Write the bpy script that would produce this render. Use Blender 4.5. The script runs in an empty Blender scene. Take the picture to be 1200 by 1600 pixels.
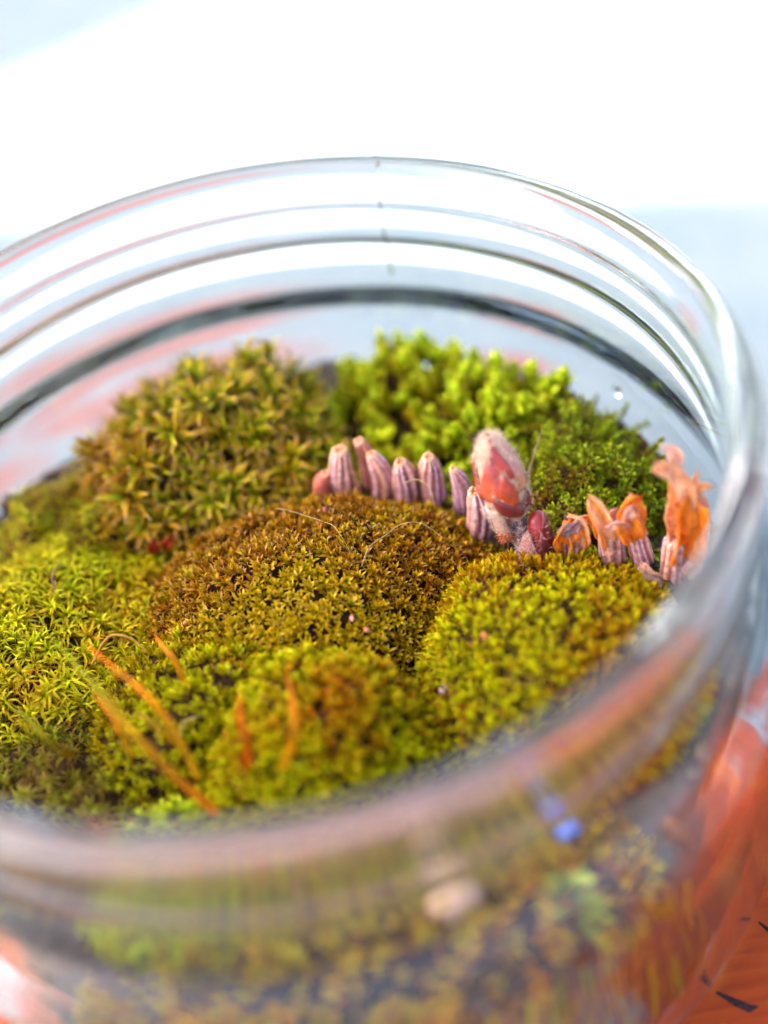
import bpy, math, random
import numpy as np
from mathutils import Matrix, Vector

# One Blender unit is one centimetre.
random.seed(7)
RNG = np.random.default_rng(11)
scn = bpy.context.scene
scn.unit_settings.scale_length = 0.01
COL = scn.collection

# ------------------------------------------------------------------ camera
PITCH, ROLL = 0.7652, -0.1889
FW = np.array([0.0, math.cos(PITCH), -math.sin(PITCH)])
RT = np.array([1.0, 0.0, 0.0])
UP = np.cross(RT, FW)
CAM = np.array([0.8874, -8.8845, 7.3401])
CX = math.cos(ROLL) * RT + math.sin(ROLL) * UP
CY = -math.sin(ROLL) * RT + math.cos(ROLL) * UP
cam = bpy.data.cameras.new('camera')
cam_o = bpy.data.objects.new('camera', cam)
COL.objects.link(cam_o)
m = Matrix.Identity(4)
for i in range(3):
    m[i][0], m[i][1], m[i][2], m[i][3] = CX[i], CY[i], -FW[i], CAM[i]
cam_o.matrix_world = m
cam.sensor_fit = 'VERTICAL'
cam.sensor_height = 36
cam.lens = 50.4
cam.clip_start = 0.1
cam.clip_end = 5000
cam.dof.use_dof = True
cam.dof.focus_distance = 12.95
cam.dof.aperture_fstop = 0.078          # lens wide open: 0.32 cm aperture radius
scn.camera = cam_o

# ------------------------------------------------------------------ sky and sun
SUN_EL = math.radians(35)
SX, SY = -0.966, 0.257                 # the sun stands to the left and a little behind
w = bpy.data.worlds.new('World')
scn.world = w
w.use_nodes = True
nt = w.node_tree
nt.nodes.clear()
sky = nt.nodes.new('ShaderNodeTexSky')
sky.sky_type = 'NISHITA'
sky.sun_disc = False
sky.sun_elevation = SUN_EL
sky.sun_rotation = math.atan2(SX, SY)
sky.air_density = 0.4
sky.dust_density = 5.0
sky.ozone_density = 0.3
bg = nt.nodes.new('ShaderNodeBackground')
bg.inputs['Strength'].default_value = 0.15
wo = nt.nodes.new('ShaderNodeOutputWorld')
nt.links.new(sky.outputs[0], bg.inputs[0])
nt.links.new(bg.outputs[0], wo.inputs[0])
sl = bpy.data.lights.new('sun', 'SUN')
sl.energy = 5.0
sl.angle = math.radians(0.5)
sl.color = (1.0, 0.95, 0.88)
so = bpy.data.objects.new('sun', sl)
COL.objects.link(so)
so.rotation_euler = Vector((-SX * math.cos(SUN_EL), -SY * math.cos(SUN_EL), -math.sin(SUN_EL))).to_track_quat('-Z', 'Y').to_euler()
scn.view_settings.view_transform = 'Standard'
scn.view_settings.look = 'None'
scn.view_settings.exposure = 3.05
scn.view_settings.gamma = 1.0
scn.render.engine = 'CYCLES'
cy = scn.cycles
cy.max_bounces = 40
cy.transmission_bounces = 36
cy.glossy_bounces = 16
cy.diffuse_bounces = 3
cy.transparent_max_bounces = 8
cy.blur_glossy = 0.3
cy.sample_clamp_indirect = 12
cy.use_denoising = True

# ------------------------------------------------------------------ helpers
def put(name, V, F, mat, parent=None, col=None, smooth=True):
    me = bpy.data.meshes.new(name)
    me.from_pydata([tuple(v) for v in V], [], [tuple(f) for f in F])
    if col is not None:
        set_col(me, col)
    if smooth:
        me.polygons.foreach_set('use_smooth', [True] * len(me.polygons))
    me.materials.append(mat)
    return link(name, me, parent)

def link(name, me, parent=None):
    o = bpy.data.objects.new(name, me)
    COL.objects.link(o)
    if parent is not None:
        o.parent = parent
    return o

def set_col(me, col):
    a = me.color_attributes.new('tint', 'FLOAT_COLOR', 'POINT')
    c = np.ones((len(me.vertices), 4), np.float32)
    c[:, :3] = col
    a.data.foreach_set('color', c.ravel())

def fast_mesh(name, V, T, col, mat):
    me = bpy.data.meshes.new(name)
    n, k = len(V), len(T)
    me.vertices.add(n)
    me.vertices.foreach_set('co', np.asarray(V, np.float32).ravel())
    me.loops.add(k * 3)
    me.loops.foreach_set('vertex_index', np.asarray(T, np.int32).ravel())
    me.polygons.add(k)
    me.polygons.foreach_set('loop_start', np.arange(0, 3 * k, 3, dtype=np.int32))
    me.polygons.foreach_set('loop_total', np.full(k, 3, np.int32))
    me.update(calc_edges=True)
    me.polygons.foreach_set('use_smooth', np.ones(k, bool))
    set_col(me, col)
    me.materials.append(mat)
    return me

def empty(name, loc=(0, 0, 0)):
    o = bpy.data.objects.new(name, None)
    o.location = loc
    o.empty_display_size = 0.1
    COL.objects.link(o)
    return o

def tag(o, label, cat, group=None, kind=None):
    o['label'] = label
    o['category'] = cat
    if group:
        o['group'] = group
    if kind:
        o['kind'] = kind
    return o

def vnoise(P, f, seed=0):
    """smooth value noise in about -1..1, for shapes and natural colour variation"""
    P = np.asarray(P, float)
    r = np.random.default_rng(seed)
    out = np.zeros(len(P))
    for k in range(5):
        d = r.normal(size=P.shape[1])
        d /= np.linalg.norm(d)
        e = r.normal(size=P.shape[1])
        e /= np.linalg.norm(e)
        ff = f * (0.7 + 0.7 * r.random())
        out += np.sin(P @ d * ff + r.random() * 6.28 + 1.3 * np.sin(P @ e * ff * 0.8 + r.random() * 6.28))
    return out / 3.0

def mat_new(name):
    m = bpy.data.materials.new(name)
    m.use_nodes = True
    n = m.node_tree
    n.nodes.clear()
    out = n.nodes.new('ShaderNodeOutputMaterial')
    return m, n, out

def principled(n, rough=0.5, spec=0.5):
    p = n.nodes.new('ShaderNodeBsdfPrincipled')
    p.inputs['Roughness'].default_value = rough
    p.inputs['Specular IOR Level'].default_value = spec
    return p

def tint_mat(name, rough=0.45, trans=0.0, spec=0.5, noise=0.0, nscale=30, bump=0.0, sss=0.0, coat=0.0):
    """colour comes from the mesh's own tint, with fine grain on top"""
    m, n, out = mat_new(name)
    at = n.nodes.new('ShaderNodeAttribute')
    at.attribute_name = 'tint'
    c = at.outputs['Color']
    tc = n.nodes.new('ShaderNodeTexCoord')
    nz = n.nodes.new('ShaderNodeTexNoise')
    nz.inputs['Scale'].default_value = nscale
    nz.inputs['Detail'].default_value = 4
    n.links.new(tc.outputs['Object'], nz.inputs['Vector'])
    if noise:
        mr = n.nodes.new('ShaderNodeMapRange')
        mr.inputs[1].default_value = 0.3
        mr.inputs[2].default_value = 0.7
        mr.inputs[3].default_value = 1 - noise
        mr.inputs[4].default_value = 1 + noise
        n.links.new(nz.outputs[0], mr.inputs[0])
        mx = n.nodes.new('ShaderNodeMix')
        mx.data_type = 'RGBA'
        mx.blend_type = 'MULTIPLY'
        mx.inputs[0].default_value = 1
        n.links.new(c, mx.inputs[6])
        n.links.new(mr.outputs[0], mx.inputs[7])
        c = mx.outputs[2]
    p = principled(n, rough, spec)
    n.links.new(c, p.inputs['Base Color'])
    if coat:
        p.inputs['Coat Weight'].default_value = coat
        p.inputs['Coat Roughness'].default_value = 0.12
    if sss:
        p.inputs['Subsurface Weight'].default_value = sss
        p.inputs['Subsurface Radius'].default_value = (0.08, 0.03, 0.015)
        p.inputs['Subsurface Scale'].default_value = 1.0
    if bump:
        b = n.nodes.new('ShaderNodeBump')
        b.inputs['Strength'].default_value = bump
        b.inputs['Distance'].default_value = 0.02
        n.links.new(nz.outputs[0], b.inputs['Height'])
        n.links.new(b.outputs[0], p.inputs['Normal'])
    sh = p.outputs[0]
    if trans:
        t = n.nodes.new('ShaderNodeBsdfTranslucent')
        n.links.new(c, t.inputs[0])
        ms = n.nodes.new('ShaderNodeMixShader')
        ms.inputs[0].default_value = trans
        n.links.new(sh, ms.inputs[1])
        n.links.new(t.outputs[0], ms.inputs[2])
        sh = ms.outputs[0]
    n.links.new(sh, out.inputs[0])
    return m

# ------------------------------------------------------------------ materials
def table_material():
    m, n, out = mat_new('flaked_blue_paint_on_wood')
    L = n.links
    tc = n.nodes.new('ShaderNodeTexCoord')
    P = tc.outputs['Object']
    def noise(scale, detail, dist=0.0, sc=(1, 1, 1)):
        mp = n.nodes.new('ShaderNodeMapping')
        mp.inputs['Scale'].default_value = sc
        L.new(P, mp.inputs[0])
        z = n.nodes.new('ShaderNodeTexNoise')
        z.inputs['Scale'].default_value = scale
        z.inputs['Detail'].default_value = detail
        z.inputs['Distortion'].default_value = dist
        L.new(mp.outputs[0], z.inputs['Vector'])
        return z.outputs[0]
    def math_(op, a, b=None, clamp=False):
        q = n.nodes.new('ShaderNodeMath')
        q.operation = op
        q.use_clamp = clamp
        for i, v in enumerate((a, b)):
            if v is None:
                continue
            if isinstance(v, (int, float)):
                q.inputs[i].default_value = v
            else:
                L.new(v, q.inputs[i])
        return q.outputs[0]
    def ramp(v, lo, hi, a=0.0, b=1.0):
        r = n.nodes.new('ShaderNodeMapRange')
        r.interpolation_type = 'SMOOTHSTEP'
        r.inputs[1].default_value, r.inputs[2].default_value = lo, hi
        r.inputs[3].default_value, r.inputs[4].default_value = a, b
        L.new(v, r.inputs[0])
        return r.outputs[0]
    def mix(f, a, b):
        q = n.nodes.new('ShaderNodeMix')
        q.data_type = 'RGBA'
        if isinstance(f, float):
            q.inputs[0].default_value = f
        else:
            L.new(f, q.inputs[0])
        for i, v in ((6, a), (7, b)):
            if isinstance(v, tuple):
                q.inputs[i].default_value = v + (1,)
            else:
                L.new(v, q.inputs[i])
        return q.outputs[2]
    sep = n.nodes.new('ShaderNodeSeparateXYZ')
    L.new(P, sep.inputs[0])
    # bare patches: where the paint has worn off the wood
    def patch(cx, cy, rx, ry):
        a = math_('DIVIDE', math_('SUBTRACT', sep.outputs[0], cx), rx)
        b = math_('DIVIDE', math_('SUBTRACT', sep.outputs[1], cy), ry)
        d = math_('ADD', math_('MULTIPLY', a, a), math_('MULTIPLY', b, b))
        return math_('SUBTRACT', 1.0, math_('SQRT', d))
    worn = math_('MAXIMUM', patch(4.7, -3.1, 3.0, 3.3), patch(-3.8, -2.9, 1.7, 1.3))
    thin = patch(*PATCHES[0])
    for q in PATCHES[1:]:
        thin = math_('MAXIMUM', thin, patch(*q))
    n1 = math_('SUBTRACT', noise(0.55, 6, 0.4, (1, 1.6, 1)), 0.5)
    n2 = math_('SUBTRACT', noise(3.5, 5, 0.2, (1, 2.2, 1)), 0.5)
    v = math_('ADD', worn, math_('ADD', math_('MULTIPLY', n1, 1.5), math_('MULTIPLY', n2, 0.8)))
    nn = math_('ADD', math_('MULTIPLY', n1, 1.3), math_('MULTIPLY', n2, 0.9))
    mask = math_('MAXIMUM', ramp(v, 0.0, 0.28), ramp(math_('ADD', thin, nn), -0.1, 0.5, 0.0, 0.52))
    grain = noise(2.0, 8, 0.5, (0.35, 5, 1))
    wood = mix(ramp(grain, 0.3, 0.7), (0.44, 0.062, 0.004), (0.32, 0.036, 0.003))
    wood = mix(ramp(noise(1.3, 5), 0.52, 0.7), wood, (0.48, 0.11, 0.012))
    cracks = ramp(noise(1.6, 6, 1.2, (0.5, 4.5, 1)), 0.675, 0.70)
    wood = mix(cracks, wood, (0.05, 0.02, 0.015))
    paint = mix(ramp(noise(0.8, 6), 0.35, 0.7), (0.205, 0.262, 0.275), (0.24, 0.285, 0.292))
    paint = mix(math_('MULTIPLY', ramp(noise(2.2, 6, 0.3, (1, 2, 1)), 0.6, 0.75), 0.35), paint, (0.28, 0.15, 0.095))
    c = mix(mask, paint, wood)
    p = principled(n, 0.5, 0.22)
    L.new(c, p.inputs['Base Color'])
    L.new(ramp(mask, 0, 1, 0.42, 0.6), p.inputs['Roughness'])
    b = n.nodes.new('ShaderNodeBump')
    b.inputs['Strength'].default_value = 0.35
    b.inputs['Distance'].default_value = 0.05
    hgt = math_('SUBTRACT', math_('MULTIPLY', grain, 0.4), math_('ADD', math_('MULTIPLY', mask, 0.6), cracks))
    L.new(hgt, b.inputs['Height'])
    L.new(b.outputs[0], p.inputs['Normal'])
    L.new(p.outputs[0], out.inputs[0])
    return m

PATCHES = [(1.0, -6.0, 8.0, 3.4), (-1.9, 7.4, 2.6, 1.3), (-5.2, 6.0, 2.2, 0.9), (3.1, 6.3, 0.8, 0.7), (9.2, 11.5, 0.9, 0.6), (-6.2, 18.6, 1.2, 0.8), (7.6, 7.2, 0.5, 0.6)]

def plaster_material():
    m, n, out = mat_new('white_plaster')
    tc = n.nodes.new('ShaderNodeTexCoord')
    nz = n.nodes.new('ShaderNodeTexNoise')
    nz.inputs['Scale'].default_value = 0.4
    nz.inputs['Detail'].default_value = 8
    n.links.new(tc.outputs['Object'], nz.inputs['Vector'])
    cr = n.nodes.new('ShaderNodeValToRGB')
    cr.color_ramp.elements[0].color = (0.55, 0.52, 0.47, 1)
    cr.color_ramp.elements[1].color = (0.68, 0.66, 0.62, 1)
    n.links.new(nz.outputs[0], cr.inputs[0])
    p = principled(n, 0.9, 0.2)
    n.links.new(cr.outputs[0], p.inputs['Base Color'])
    n.links.new(p.outputs[0], out.inputs[0])
    return m

def glass_material():
    m, n, out = mat_new('jar_glass')
    g = n.nodes.new('ShaderNodeBsdfGlass')
    g.inputs['IOR'].default_value = 1.48
    g.inputs['Roughness'].default_value = 0.0
    g.inputs['Color'].default_value = (0.985, 0.993, 0.988, 1)
    tc = n.nodes.new('ShaderNodeTexCoord')
    nz = n.nodes.new('ShaderNodeTexNoise')
    nz.inputs['Scale'].default_value = 1.1
    nz.inputs['Detail'].default_value = 2
    n.links.new(tc.outputs['Object'], nz.inputs['Vector'])
    b = n.nodes.new('ShaderNodeBump')
    b.inputs['Strength'].default_value = 0.12
    b.inputs['Distance'].default_value = 0.08
    n.links.new(nz.outputs[0], b.inputs['Height'])
    n.links.new(b.outputs[0], g.inputs['Normal'])
    n.links.new(g.outputs[0], out.inputs[0])
    return m

GLASS = glass_material()
MOSS = tint_mat('moss_leaf', rough=0.45, trans=0.24, spec=0.12)
WETMOSS = tint_mat('wet_moss_leaf', rough=0.22, trans=0.20, spec=0.30)
FELT = tint_mat('dead_moss_felt', rough=0.9, noise=0.4, nscale=9, bump=0.6, spec=0.1)
SOIL = tint_mat('dark_soil', rough=0.75, noise=0.45, nscale=7, bump=0.8, spec=0.35)
STONE = tint_mat('stone', rough=0.6, noise=0.15, nscale=6, bump=0.2)
STEM = tint_mat('ribbed_stem', rough=0.6, noise=0.38, nscale=22, bump=0.6, spec=0.25)
SCALE = tint_mat('red_bud_scale', rough=0.34, noise=0.22, nscale=16, bump=0.25, spec=0.5, sss=0.10)
WOOL = tint_mat('wool_hair', rough=0.8, trans=0.35, spec=0.2)
BARK = tint_mat('dark_bark', rough=0.85, noise=0.5, nscale=30, bump=0.8, spec=0.2)
PETAL = tint_mat('dried_petal', rough=0.55, noise=0.22, nscale=18, bump=0.7, trans=0.42, spec=0.2)
BLADE = tint_mat('dry_blade', rough=0.5, noise=0.3, nscale=9, trans=0.35, spec=0.12)
BLUEGLASS = tint_mat('blue_bead_glaze', rough=0.12, spec=0.7, noise=0.06, nscale=5, coat=0.6)

# ------------------------------------------------------------------ table and the added screen that shades it
TZ = -4.63
def box(x0, x1, y0, y1, z0, z1):
    V = [(x, y, z) for z in (z0, z1) for y in (y0, y1) for x in (x0, x1)]
    F = [(0, 2, 3, 1), (4, 5, 7, 6), (0, 1, 5, 4), (2, 6, 7, 3), (0, 4, 6, 2), (1, 3, 7, 5)]
    return V, F
def ground_material():
    m, n, out = mat_new('pale_bounce_ground')
    tc = n.nodes.new('ShaderNodeTexCoord')
    nz = n.nodes.new('ShaderNodeTexNoise')
    nz.inputs['Scale'].default_value = 0.02
    nz.inputs['Detail'].default_value = 10
    n.links.new(tc.outputs['Object'], nz.inputs['Vector'])
    cr = n.nodes.new('ShaderNodeValToRGB')
    cr.color_ramp.elements[0].color = (0.34, 0.32, 0.29, 1)
    cr.color_ramp.elements[1].color = (0.48, 0.46, 0.43, 1)
    n.links.new(nz.outputs[0], cr.inputs[0])
    p = principled(n, 0.9, 0.2)
    n.links.new(cr.outputs[0], p.inputs['Base Color'])
    n.links.new(p.outputs[0], out.inputs[0])
    return m
ground = put('ground', [(-4000, -4000, 0), (4000, -4000, 0), (4000, 4000, 0), (-4000, 4000, 0)], [(0, 1, 2, 3)], ground_material(), smooth=False)  # unseen pale sheet, added to bounce sunlight up into the glass
ground.location = (0, 0, TZ - 60)
tag(ground, 'pale ground sheet added unseen far below the table top to bounce light', 'ground', kind='structure')
V, F = box(-130, 130, -110, 110, -4, 0)
table = put('table', V, F, table_material(), smooth=False)
table.location = (0, 0, TZ)
tag(table, 'worn wooden table top with pale blue paint flaking off orange wood under the jar', 'table')
chip_col = np.array([0.045, 0.02, 0.02])
def crack(pts, wd, zt=0.012):
    pts = np.array(pts, float)
    n = len(pts)
    V, F = [], []
    for i, p in enumerate(pts):
        d = pts[min(i + 1, n - 1)] - pts[max(i - 1, 0)]
        d /= np.linalg.norm(d)
        q = np.array([-d[1], d[0]]) * wd * (0.25 + 0.75 * math.sin(math.pi * (i + 0.4) / (n - 0.2))) * random.uniform(0.6, 1.2)
        V += [(p[0] - q[0], p[1] - q[1], 0.002), (p[0], p[1], zt), (p[0] + q[0], p[1] + q[1], 0.002)]
        if i:
            a = 3 * i
            F += [(a - 3, a - 2, a + 1, a), (a - 2, a - 1, a + 2, a + 1)]
    o = put('paint_splinter', V, F, BARK, table, col=np.tile(chip_col, (len(V), 1)))
    return o

# unseen screen added left of the table to shade the jar and near table
U = np.array([0.876, 0.482])
WPT = np.array([-4.7, 16.8]) + 60 * np.array([SX, SY])
HR = 60 * math.tan(SUN_EL)
V, F = [], []
for t0, t1, y0, y1, z0, z1 in ((-75, -8.8, 0, 2, 0.0, 118), (-8.8, 34, 0.1, 1.9, 0.0, HR), (34, 38, 0, 2, 0.0, 118)):
    v, f = box(t0, t1, y0, y1, z0, z1)
    F += [tuple(i + len(V) for i in q) for q in f]
    V += v
frame = put('shade_screen', V, F, plaster_material(), smooth=False)
frame.location = (WPT[0], WPT[1], TZ)
frame.rotation_euler = (0, 0, math.atan2(U[1], U[0]))
tag(frame, 'plain white screen added out of view at the table edge to shade the jar', 'shade screen', kind='structure')

# ------------------------------------------------------------------ the glass jar
def catmull(P, k):
    P = np.array(P, float)
    out = []
    for i in range(len(P) - 1):
        p0, p1, p2, p3 = P[max(i - 1, 0)], P[i], P[i + 1], P[min(i + 2, len(P) - 1)]
        for j in range(k):
            t = j / k
            out.append(0.5 * (2 * p1 + (p2 - p0) * t + (2 * p0 - 5 * p1 + 4 * p2 - p3) * t * t + (3 * p1 - p0 - 3 * p2 + p3) * t ** 3))
    out.append(P[-1])
    return np.array(out)
prof = [(0, -4.57), (2.6, -4.58), (3.35, -4.62), (3.78, -4.615), (4.08, -4.55), (4.26, -4.40), (4.34, -4.15), (4.37, -3.5), (4.37, -2.7), (4.35, -2.3), (4.30, -2.0),
        (4.20, -1.76), (4.07, -1.57), (3.97, -1.43), (3.91, -1.31), (3.89, -1.14), (3.935, -1.05), (3.945, -0.95), (3.895, -0.86), (3.885, -0.69), (3.932, -0.61), (3.936, -0.53),
        (3.92, -0.46), (3.945, -0.36), (3.98, -0.27), (4.0, -0.17), (3.985, -0.07), (3.93, 0.0), (3.85, 0.01), (3.76, -0.03), (3.71, -0.12), (3.69, -0.30),
        (3.68, -0.7), (3.735, -1.17), (3.845, -1.55), (3.98, -1.9), (4.08, -2.25), (4.12, -2.7), (4.12, -3.7), (4.09, -4.12), (3.95, -4.36), (3.55, -4.46), (0, -4.47)]
prof = [(r, z + 0.10 if z > -1.35 else z) for r, z in prof]
prof = catmull(prof, 4)
prof[0, 0] = prof[-1, 0] = 0
NS = 180
def jar_mesh():
    V, F = [(0, 0, prof[0, 1])], []
    rings = prof[1:-1]
    th = np.linspace(0, 2 * math.pi, NS, endpoint=False)
    for r, z in rings:
        wob = 1 + 0.0022 * np.sin(2 * th + 0.6) + 0.0011 * np.sin(5 * th + z * 2) + 0.0006 * np.sin(9 * th - z * 4)
        zz = z + 0.006 * np.sin(3 * th + 1.0)
        V += [(r * a * math.cos(t), r * a * math.sin(t), q) for a, t, q in zip(wob, th, zz)]
    V.append((0, 0, prof[-1, 1]))
    for j in range(NS):
        F.append((0, 1 + (j + 1) % NS, 1 + j))
    for i in range(len(rings) - 1):
        a, b = 1 + i * NS, 1 + (i + 1) * NS
        for j in range(NS):
            k = (j + 1) % NS
            F.append((a + j, a + k, b + k, b + j))
    a, e = 1 + (len(rings) - 1) * NS, len(V) - 1
    for j in range(NS):
        F.append((a + j, a + (j + 1) % NS, e))
    return V, F
jar = empty('glass_jar', (0, 0, TZ))
tag(jar, 'open clear glass jar with a thick threaded rim holding the moss garden', 'jar')
V, F = jar_mesh()
V = [(x, y, z - TZ) for x, y, z in V]
put('jar_body', V, F, GLASS, jar)
# mould seam down the far side of the neck
A0 = math.radians(68.1)
V, F = [], []
seam_prof = [q for q in prof if q[0] > 3.87 and q[1] > -1.3][:]
seam_prof = [q for q in seam_prof if not (q[0] < 3.88 and q[1] > 0.06)]
for i, (r, z) in enumerate(seam_prof):
    for da, dr in ((-0.0035, 0.001), (0, 0.014), (0.0035, 0.001)):
        V.append(((r + dr) * math.cos(A0 + da), (r + dr) * math.sin(A0 + da), z - TZ))
    if i:
        a = 3 * i
        F += [(a - 3, a - 2, a + 1, a), (a - 2, a - 1, a + 2, a + 1)]
put('mould_seam', V, F, GLASS, jar)

# ------------------------------------------------------------------ soil
def soil_mesh():
    R, nr, na = 4.04, 26, 96
    V, F, C = [], [], []
    th = np.linspace(0, 2 * math.pi, na, endpoint=False)
    rr = list(np.linspace(0.15, R, nr))
    levels = [(r, None) for r in rr] + [(R + 0.0, z) for z in np.linspace(-2.85, -4.0, 9)] + [(4.03, -4.16), (3.93, -4.30), (3.72, -4.40), (3.4, -4.445)]
    for r, z in levels:
        P = np.stack([r * np.cos(th), r * np.sin(th), np.full(na, z if z is not None else 0.0)], 1)
        if z is None:
            P[:, 2] = -2.72 + 0.10 * vnoise(P[:, :2], 3.0, 3) + 0.05 * vnoise(P[:, :2], 9.0, 4) + 0.05 * (r / R)
        else:
            s = 1 - 0.008 * (1 + vnoise(P * [1, 1, 1.0], 5.0, 5)) - 0.004 * (1 + vnoise(P, 14, 6))
            P[:, :2] *= s[:, None]
        V += [tuple(p) for p in P]
        b = vnoise(P, 4.0, 8)
        base = np.array([0.050, 0.036, 0.026])[None] * (1 + 0.5 * b[:, None])
        deep = np.clip((-3.2 - P[:, 2]) / 0.8, 0, 1)[:, None] if z is not None else np.zeros((na, 1))
        base = base * (1 - deep) + deep * np.array([0.12, 0.055, 0.022])
        C.append(np.clip(base, 0.008, 1))
    for i in range(len(levels) - 1):
        a, b = i * na, (i + 1) * na
        for j in range(na):
            k = (j + 1) % na
            F.append((a + j, b + j, b + k, a + k))
    V.append((0, 0, -2.72))
    V.append((0, 0, -4.45))
    C.append(np.array([[0.03, 0.025, 0.025]] * 2))
    for j in range(na):
        F.append((len(V) - 2, j, (j + 1) % na))
        a = (len(levels) - 1) * na
        F.append((len(V) - 1, a + (j + 1) % na, a + j))
    return V, F, np.concatenate(C)
V, F, C = soil_mesh()
soil = put('soil', V, F, SOIL, col=C)
tag(soil, 'dark crumbly soil filling the lower half of the jar', 'soil', kind='stuff')
# crumbs of soil on top and against the glass
def blob(n_ring=4, n_seg=6, seed=0, rough=0.25):
    r = np.random.default_rng(seed)
    V = [(0, 0, -1)]
    for i in range(1, n_ring):
        p = math.pi * i / n_ring
        V += [(math.sin(p) * math.cos(2 * math.pi * j / n_seg), math.sin(p) * math.sin(2 * math.pi * j / n_seg), -math.cos(p)) for j in range(n_seg)]
    V.append((0, 0, 1))
    V = np.array(V) * (1 + rough * r.normal(size=(len(V), 1)) * 0.5)
    T = []
    for j in range(n_seg):
        T.append((0, 1 + (j + 1) % n_seg, 1 + j))
    for i in range(n_ring - 2):
        a, b = 1 + i * n_seg, 1 + (i + 1) * n_seg
        for j in range(n_seg):
            k = (j + 1) % n_seg
            T += [(a + j, a + k, b + k), (a + j, b + k, b + j)]
    a, e = 1 + (n_ring - 2) * n_seg, len(V) - 1
    for j in range(n_seg):
        T.append((a + j, a + (j + 1) % n_seg, e))
    return V, np.array(T)
Vs, Ts, Cs = [], [], []
off = 0
for k in range(1500):
    v, t = blob(3, 5, k, 0.4)
    s = 0.03 + 0.07 * random.random() ** 2
    if k < 500:
        r, a = 4.0 * math.sqrt(random.random()), random.random() * 6.283
        p = (r * math.cos(a), r * math.sin(a), -2.63 + random.uniform(-0.05, 0.06))
    else:
        r, a = 3.97 - random.random() * 0.05, random.random() * 6.283
        p = (r * math.cos(a), r * math.sin(a), random.uniform(-4.0, -2.5))
    v = v * s * np.array([1, random.uniform(0.6, 1.2), random.uniform(0.6, 1.1)]) + p
    c = random.choice([(0.04, 0.03, 0.025), (0.06, 0.045, 0.035), (0.10, 0.05, 0.022), (0.02, 0.018, 0.018), (0.18, 0.11, 0.05)])
    Vs.append(v); Ts.append(t + off); Cs.append(np.tile(c, (len(v), 1))); off += len(v)
crumbs = link('soil_crumbs', fast_mesh('soil_crumbs', np.concatenate(Vs), np.concatenate(Ts), np.concatenate(Cs), SOIL))
tag(crumbs, 'loose crumbs and grit lying on the soil under the moss', 'soil', kind='stuff')

# ------------------------------------------------------------------ moss: leaves and shoots
def leaf(L, W, e0, e1, nseg=4, prof=0.4, fold=0.25, hair=0.0, side=0.0):
    """a keeled leaf; e0/e1 are its slope at base and tip in degrees, prof the place of greatest width"""
    t = np.linspace(0, 1, nseg + 1)
    e = np.radians(e0 + (e1 - e0) * t ** 1.3)
    ds = L / nseg
    x = np.concatenate([[0], np.cumsum(np.cos((e[1:] + e[:-1]) / 2) * ds)])
    z = np.concatenate([[0], np.cumsum(np.sin((e[1:] + e[:-1]) / 2) * ds)])
    wd = np.where(t < prof, 0.55 + 0.45 * np.sin(t / prof * math.pi / 2), np.cos((t - prof) / (1 - prof) * math.pi / 2) ** 0.9)
    wd = np.maximum(wd, 0.03) * W / 2
    if hair:
        wd = np.where(t > 1 - hair, W * 0.03, wd)
    sy = side * L * t ** 2
    nx, nz = -np.sin(e), np.cos(e)
    V = np.zeros((nseg + 1, 3, 3))
    for k, s in enumerate((-1, 0, 1)):
        f = fold * wd if s else 0
        V[:, k, 0] = x + nx * f
        V[:, k, 1] = s * wd * 0.95 + sy
        V[:, k, 2] = z + nz * f
    T = []
    for i in range(nseg):
        a = 3 * i
        T += [(a, a + 3, a + 4), (a, a + 4, a + 1), (a + 1, a + 4, a + 5), (a + 1, a + 5, a + 2)]
    return V.reshape(-1, 3), np.array(T), np.repeat(t, 3)

def rotz(V, a):
    c, s = math.cos(a), math.sin(a)
    return np.stack([V[:, 0] * c - V[:, 1] * s, V[:, 0] * s + V[:, 1] * c, V[:, 2]], 1)

def stem_strip(h, r, c):
    V, T = [], []
    for z in (-0.4 * h, h * 0.95):
        V += [(r * math.cos(a), r * math.sin(a), z) for a in (0, 2.09, 4.19)]
    for j in range(3):
        k = (j + 1) % 3
        T += [(j, k, 3 + k), (j, 3 + k, 3 + j)]
    return np.array(V), np.array(T), np.tile(c, (6, 1))

def lerp(a, b, t):
    t = np.asarray(t)[..., None]
    return np.asarray(a) * (1 - t) + np.asarray(b) * t

SPEC = {
    # n leaves, stem height, leaf length, width, slopes (inner, outer), bend, leaf shape
    'star':    dict(n=16, h=0.26, L=0.28, W=0.046, ein=72, eout=0, bend=-28, nseg=5, prof=0.35, fold=0.30, hair=0.16, stem=0.012),
    'bulb':    dict(n=20, h=0.28, L=0.16, W=0.082, ein=84, eout=40, bend=28, nseg=4, prof=0.50, fold=0.45, hair=0, stem=0.02),
    'feather': dict(n=22, h=0.34, L=0.095, W=0.040, ein=80, eout=25, bend=-45, nseg=4, prof=0.35, fold=0.25, hair=0.0, stem=0.009),
    'fine':    dict(n=10, h=0.07, L=0.092, W=0.027, ein=85, eout=22, bend=-18, nseg=3, prof=0.35, fold=0.35, hair=0, stem=0.006),
    'erect':   dict(n=10, h=0.09, L=0.098, W=0.027, ein=88, eout=46, bend=-14, nseg=3, prof=0.35, fold=0.35, hair=0, stem=0.006),
    'plump':   dict(n=11, h=0.09, L=0.105, W=0.042, ein=86, eout=35, bend=-10, nseg=3, prof=0.40, fold=0.4, hair=0, stem=0.007),
    'curly':   dict(n=17, h=0.12, L=0.205, W=0.026, ein=86, eout=22, bend=-115, nseg=7, prof=0.25, fold=0.3, hair=0, stem=0.008),
}
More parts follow.
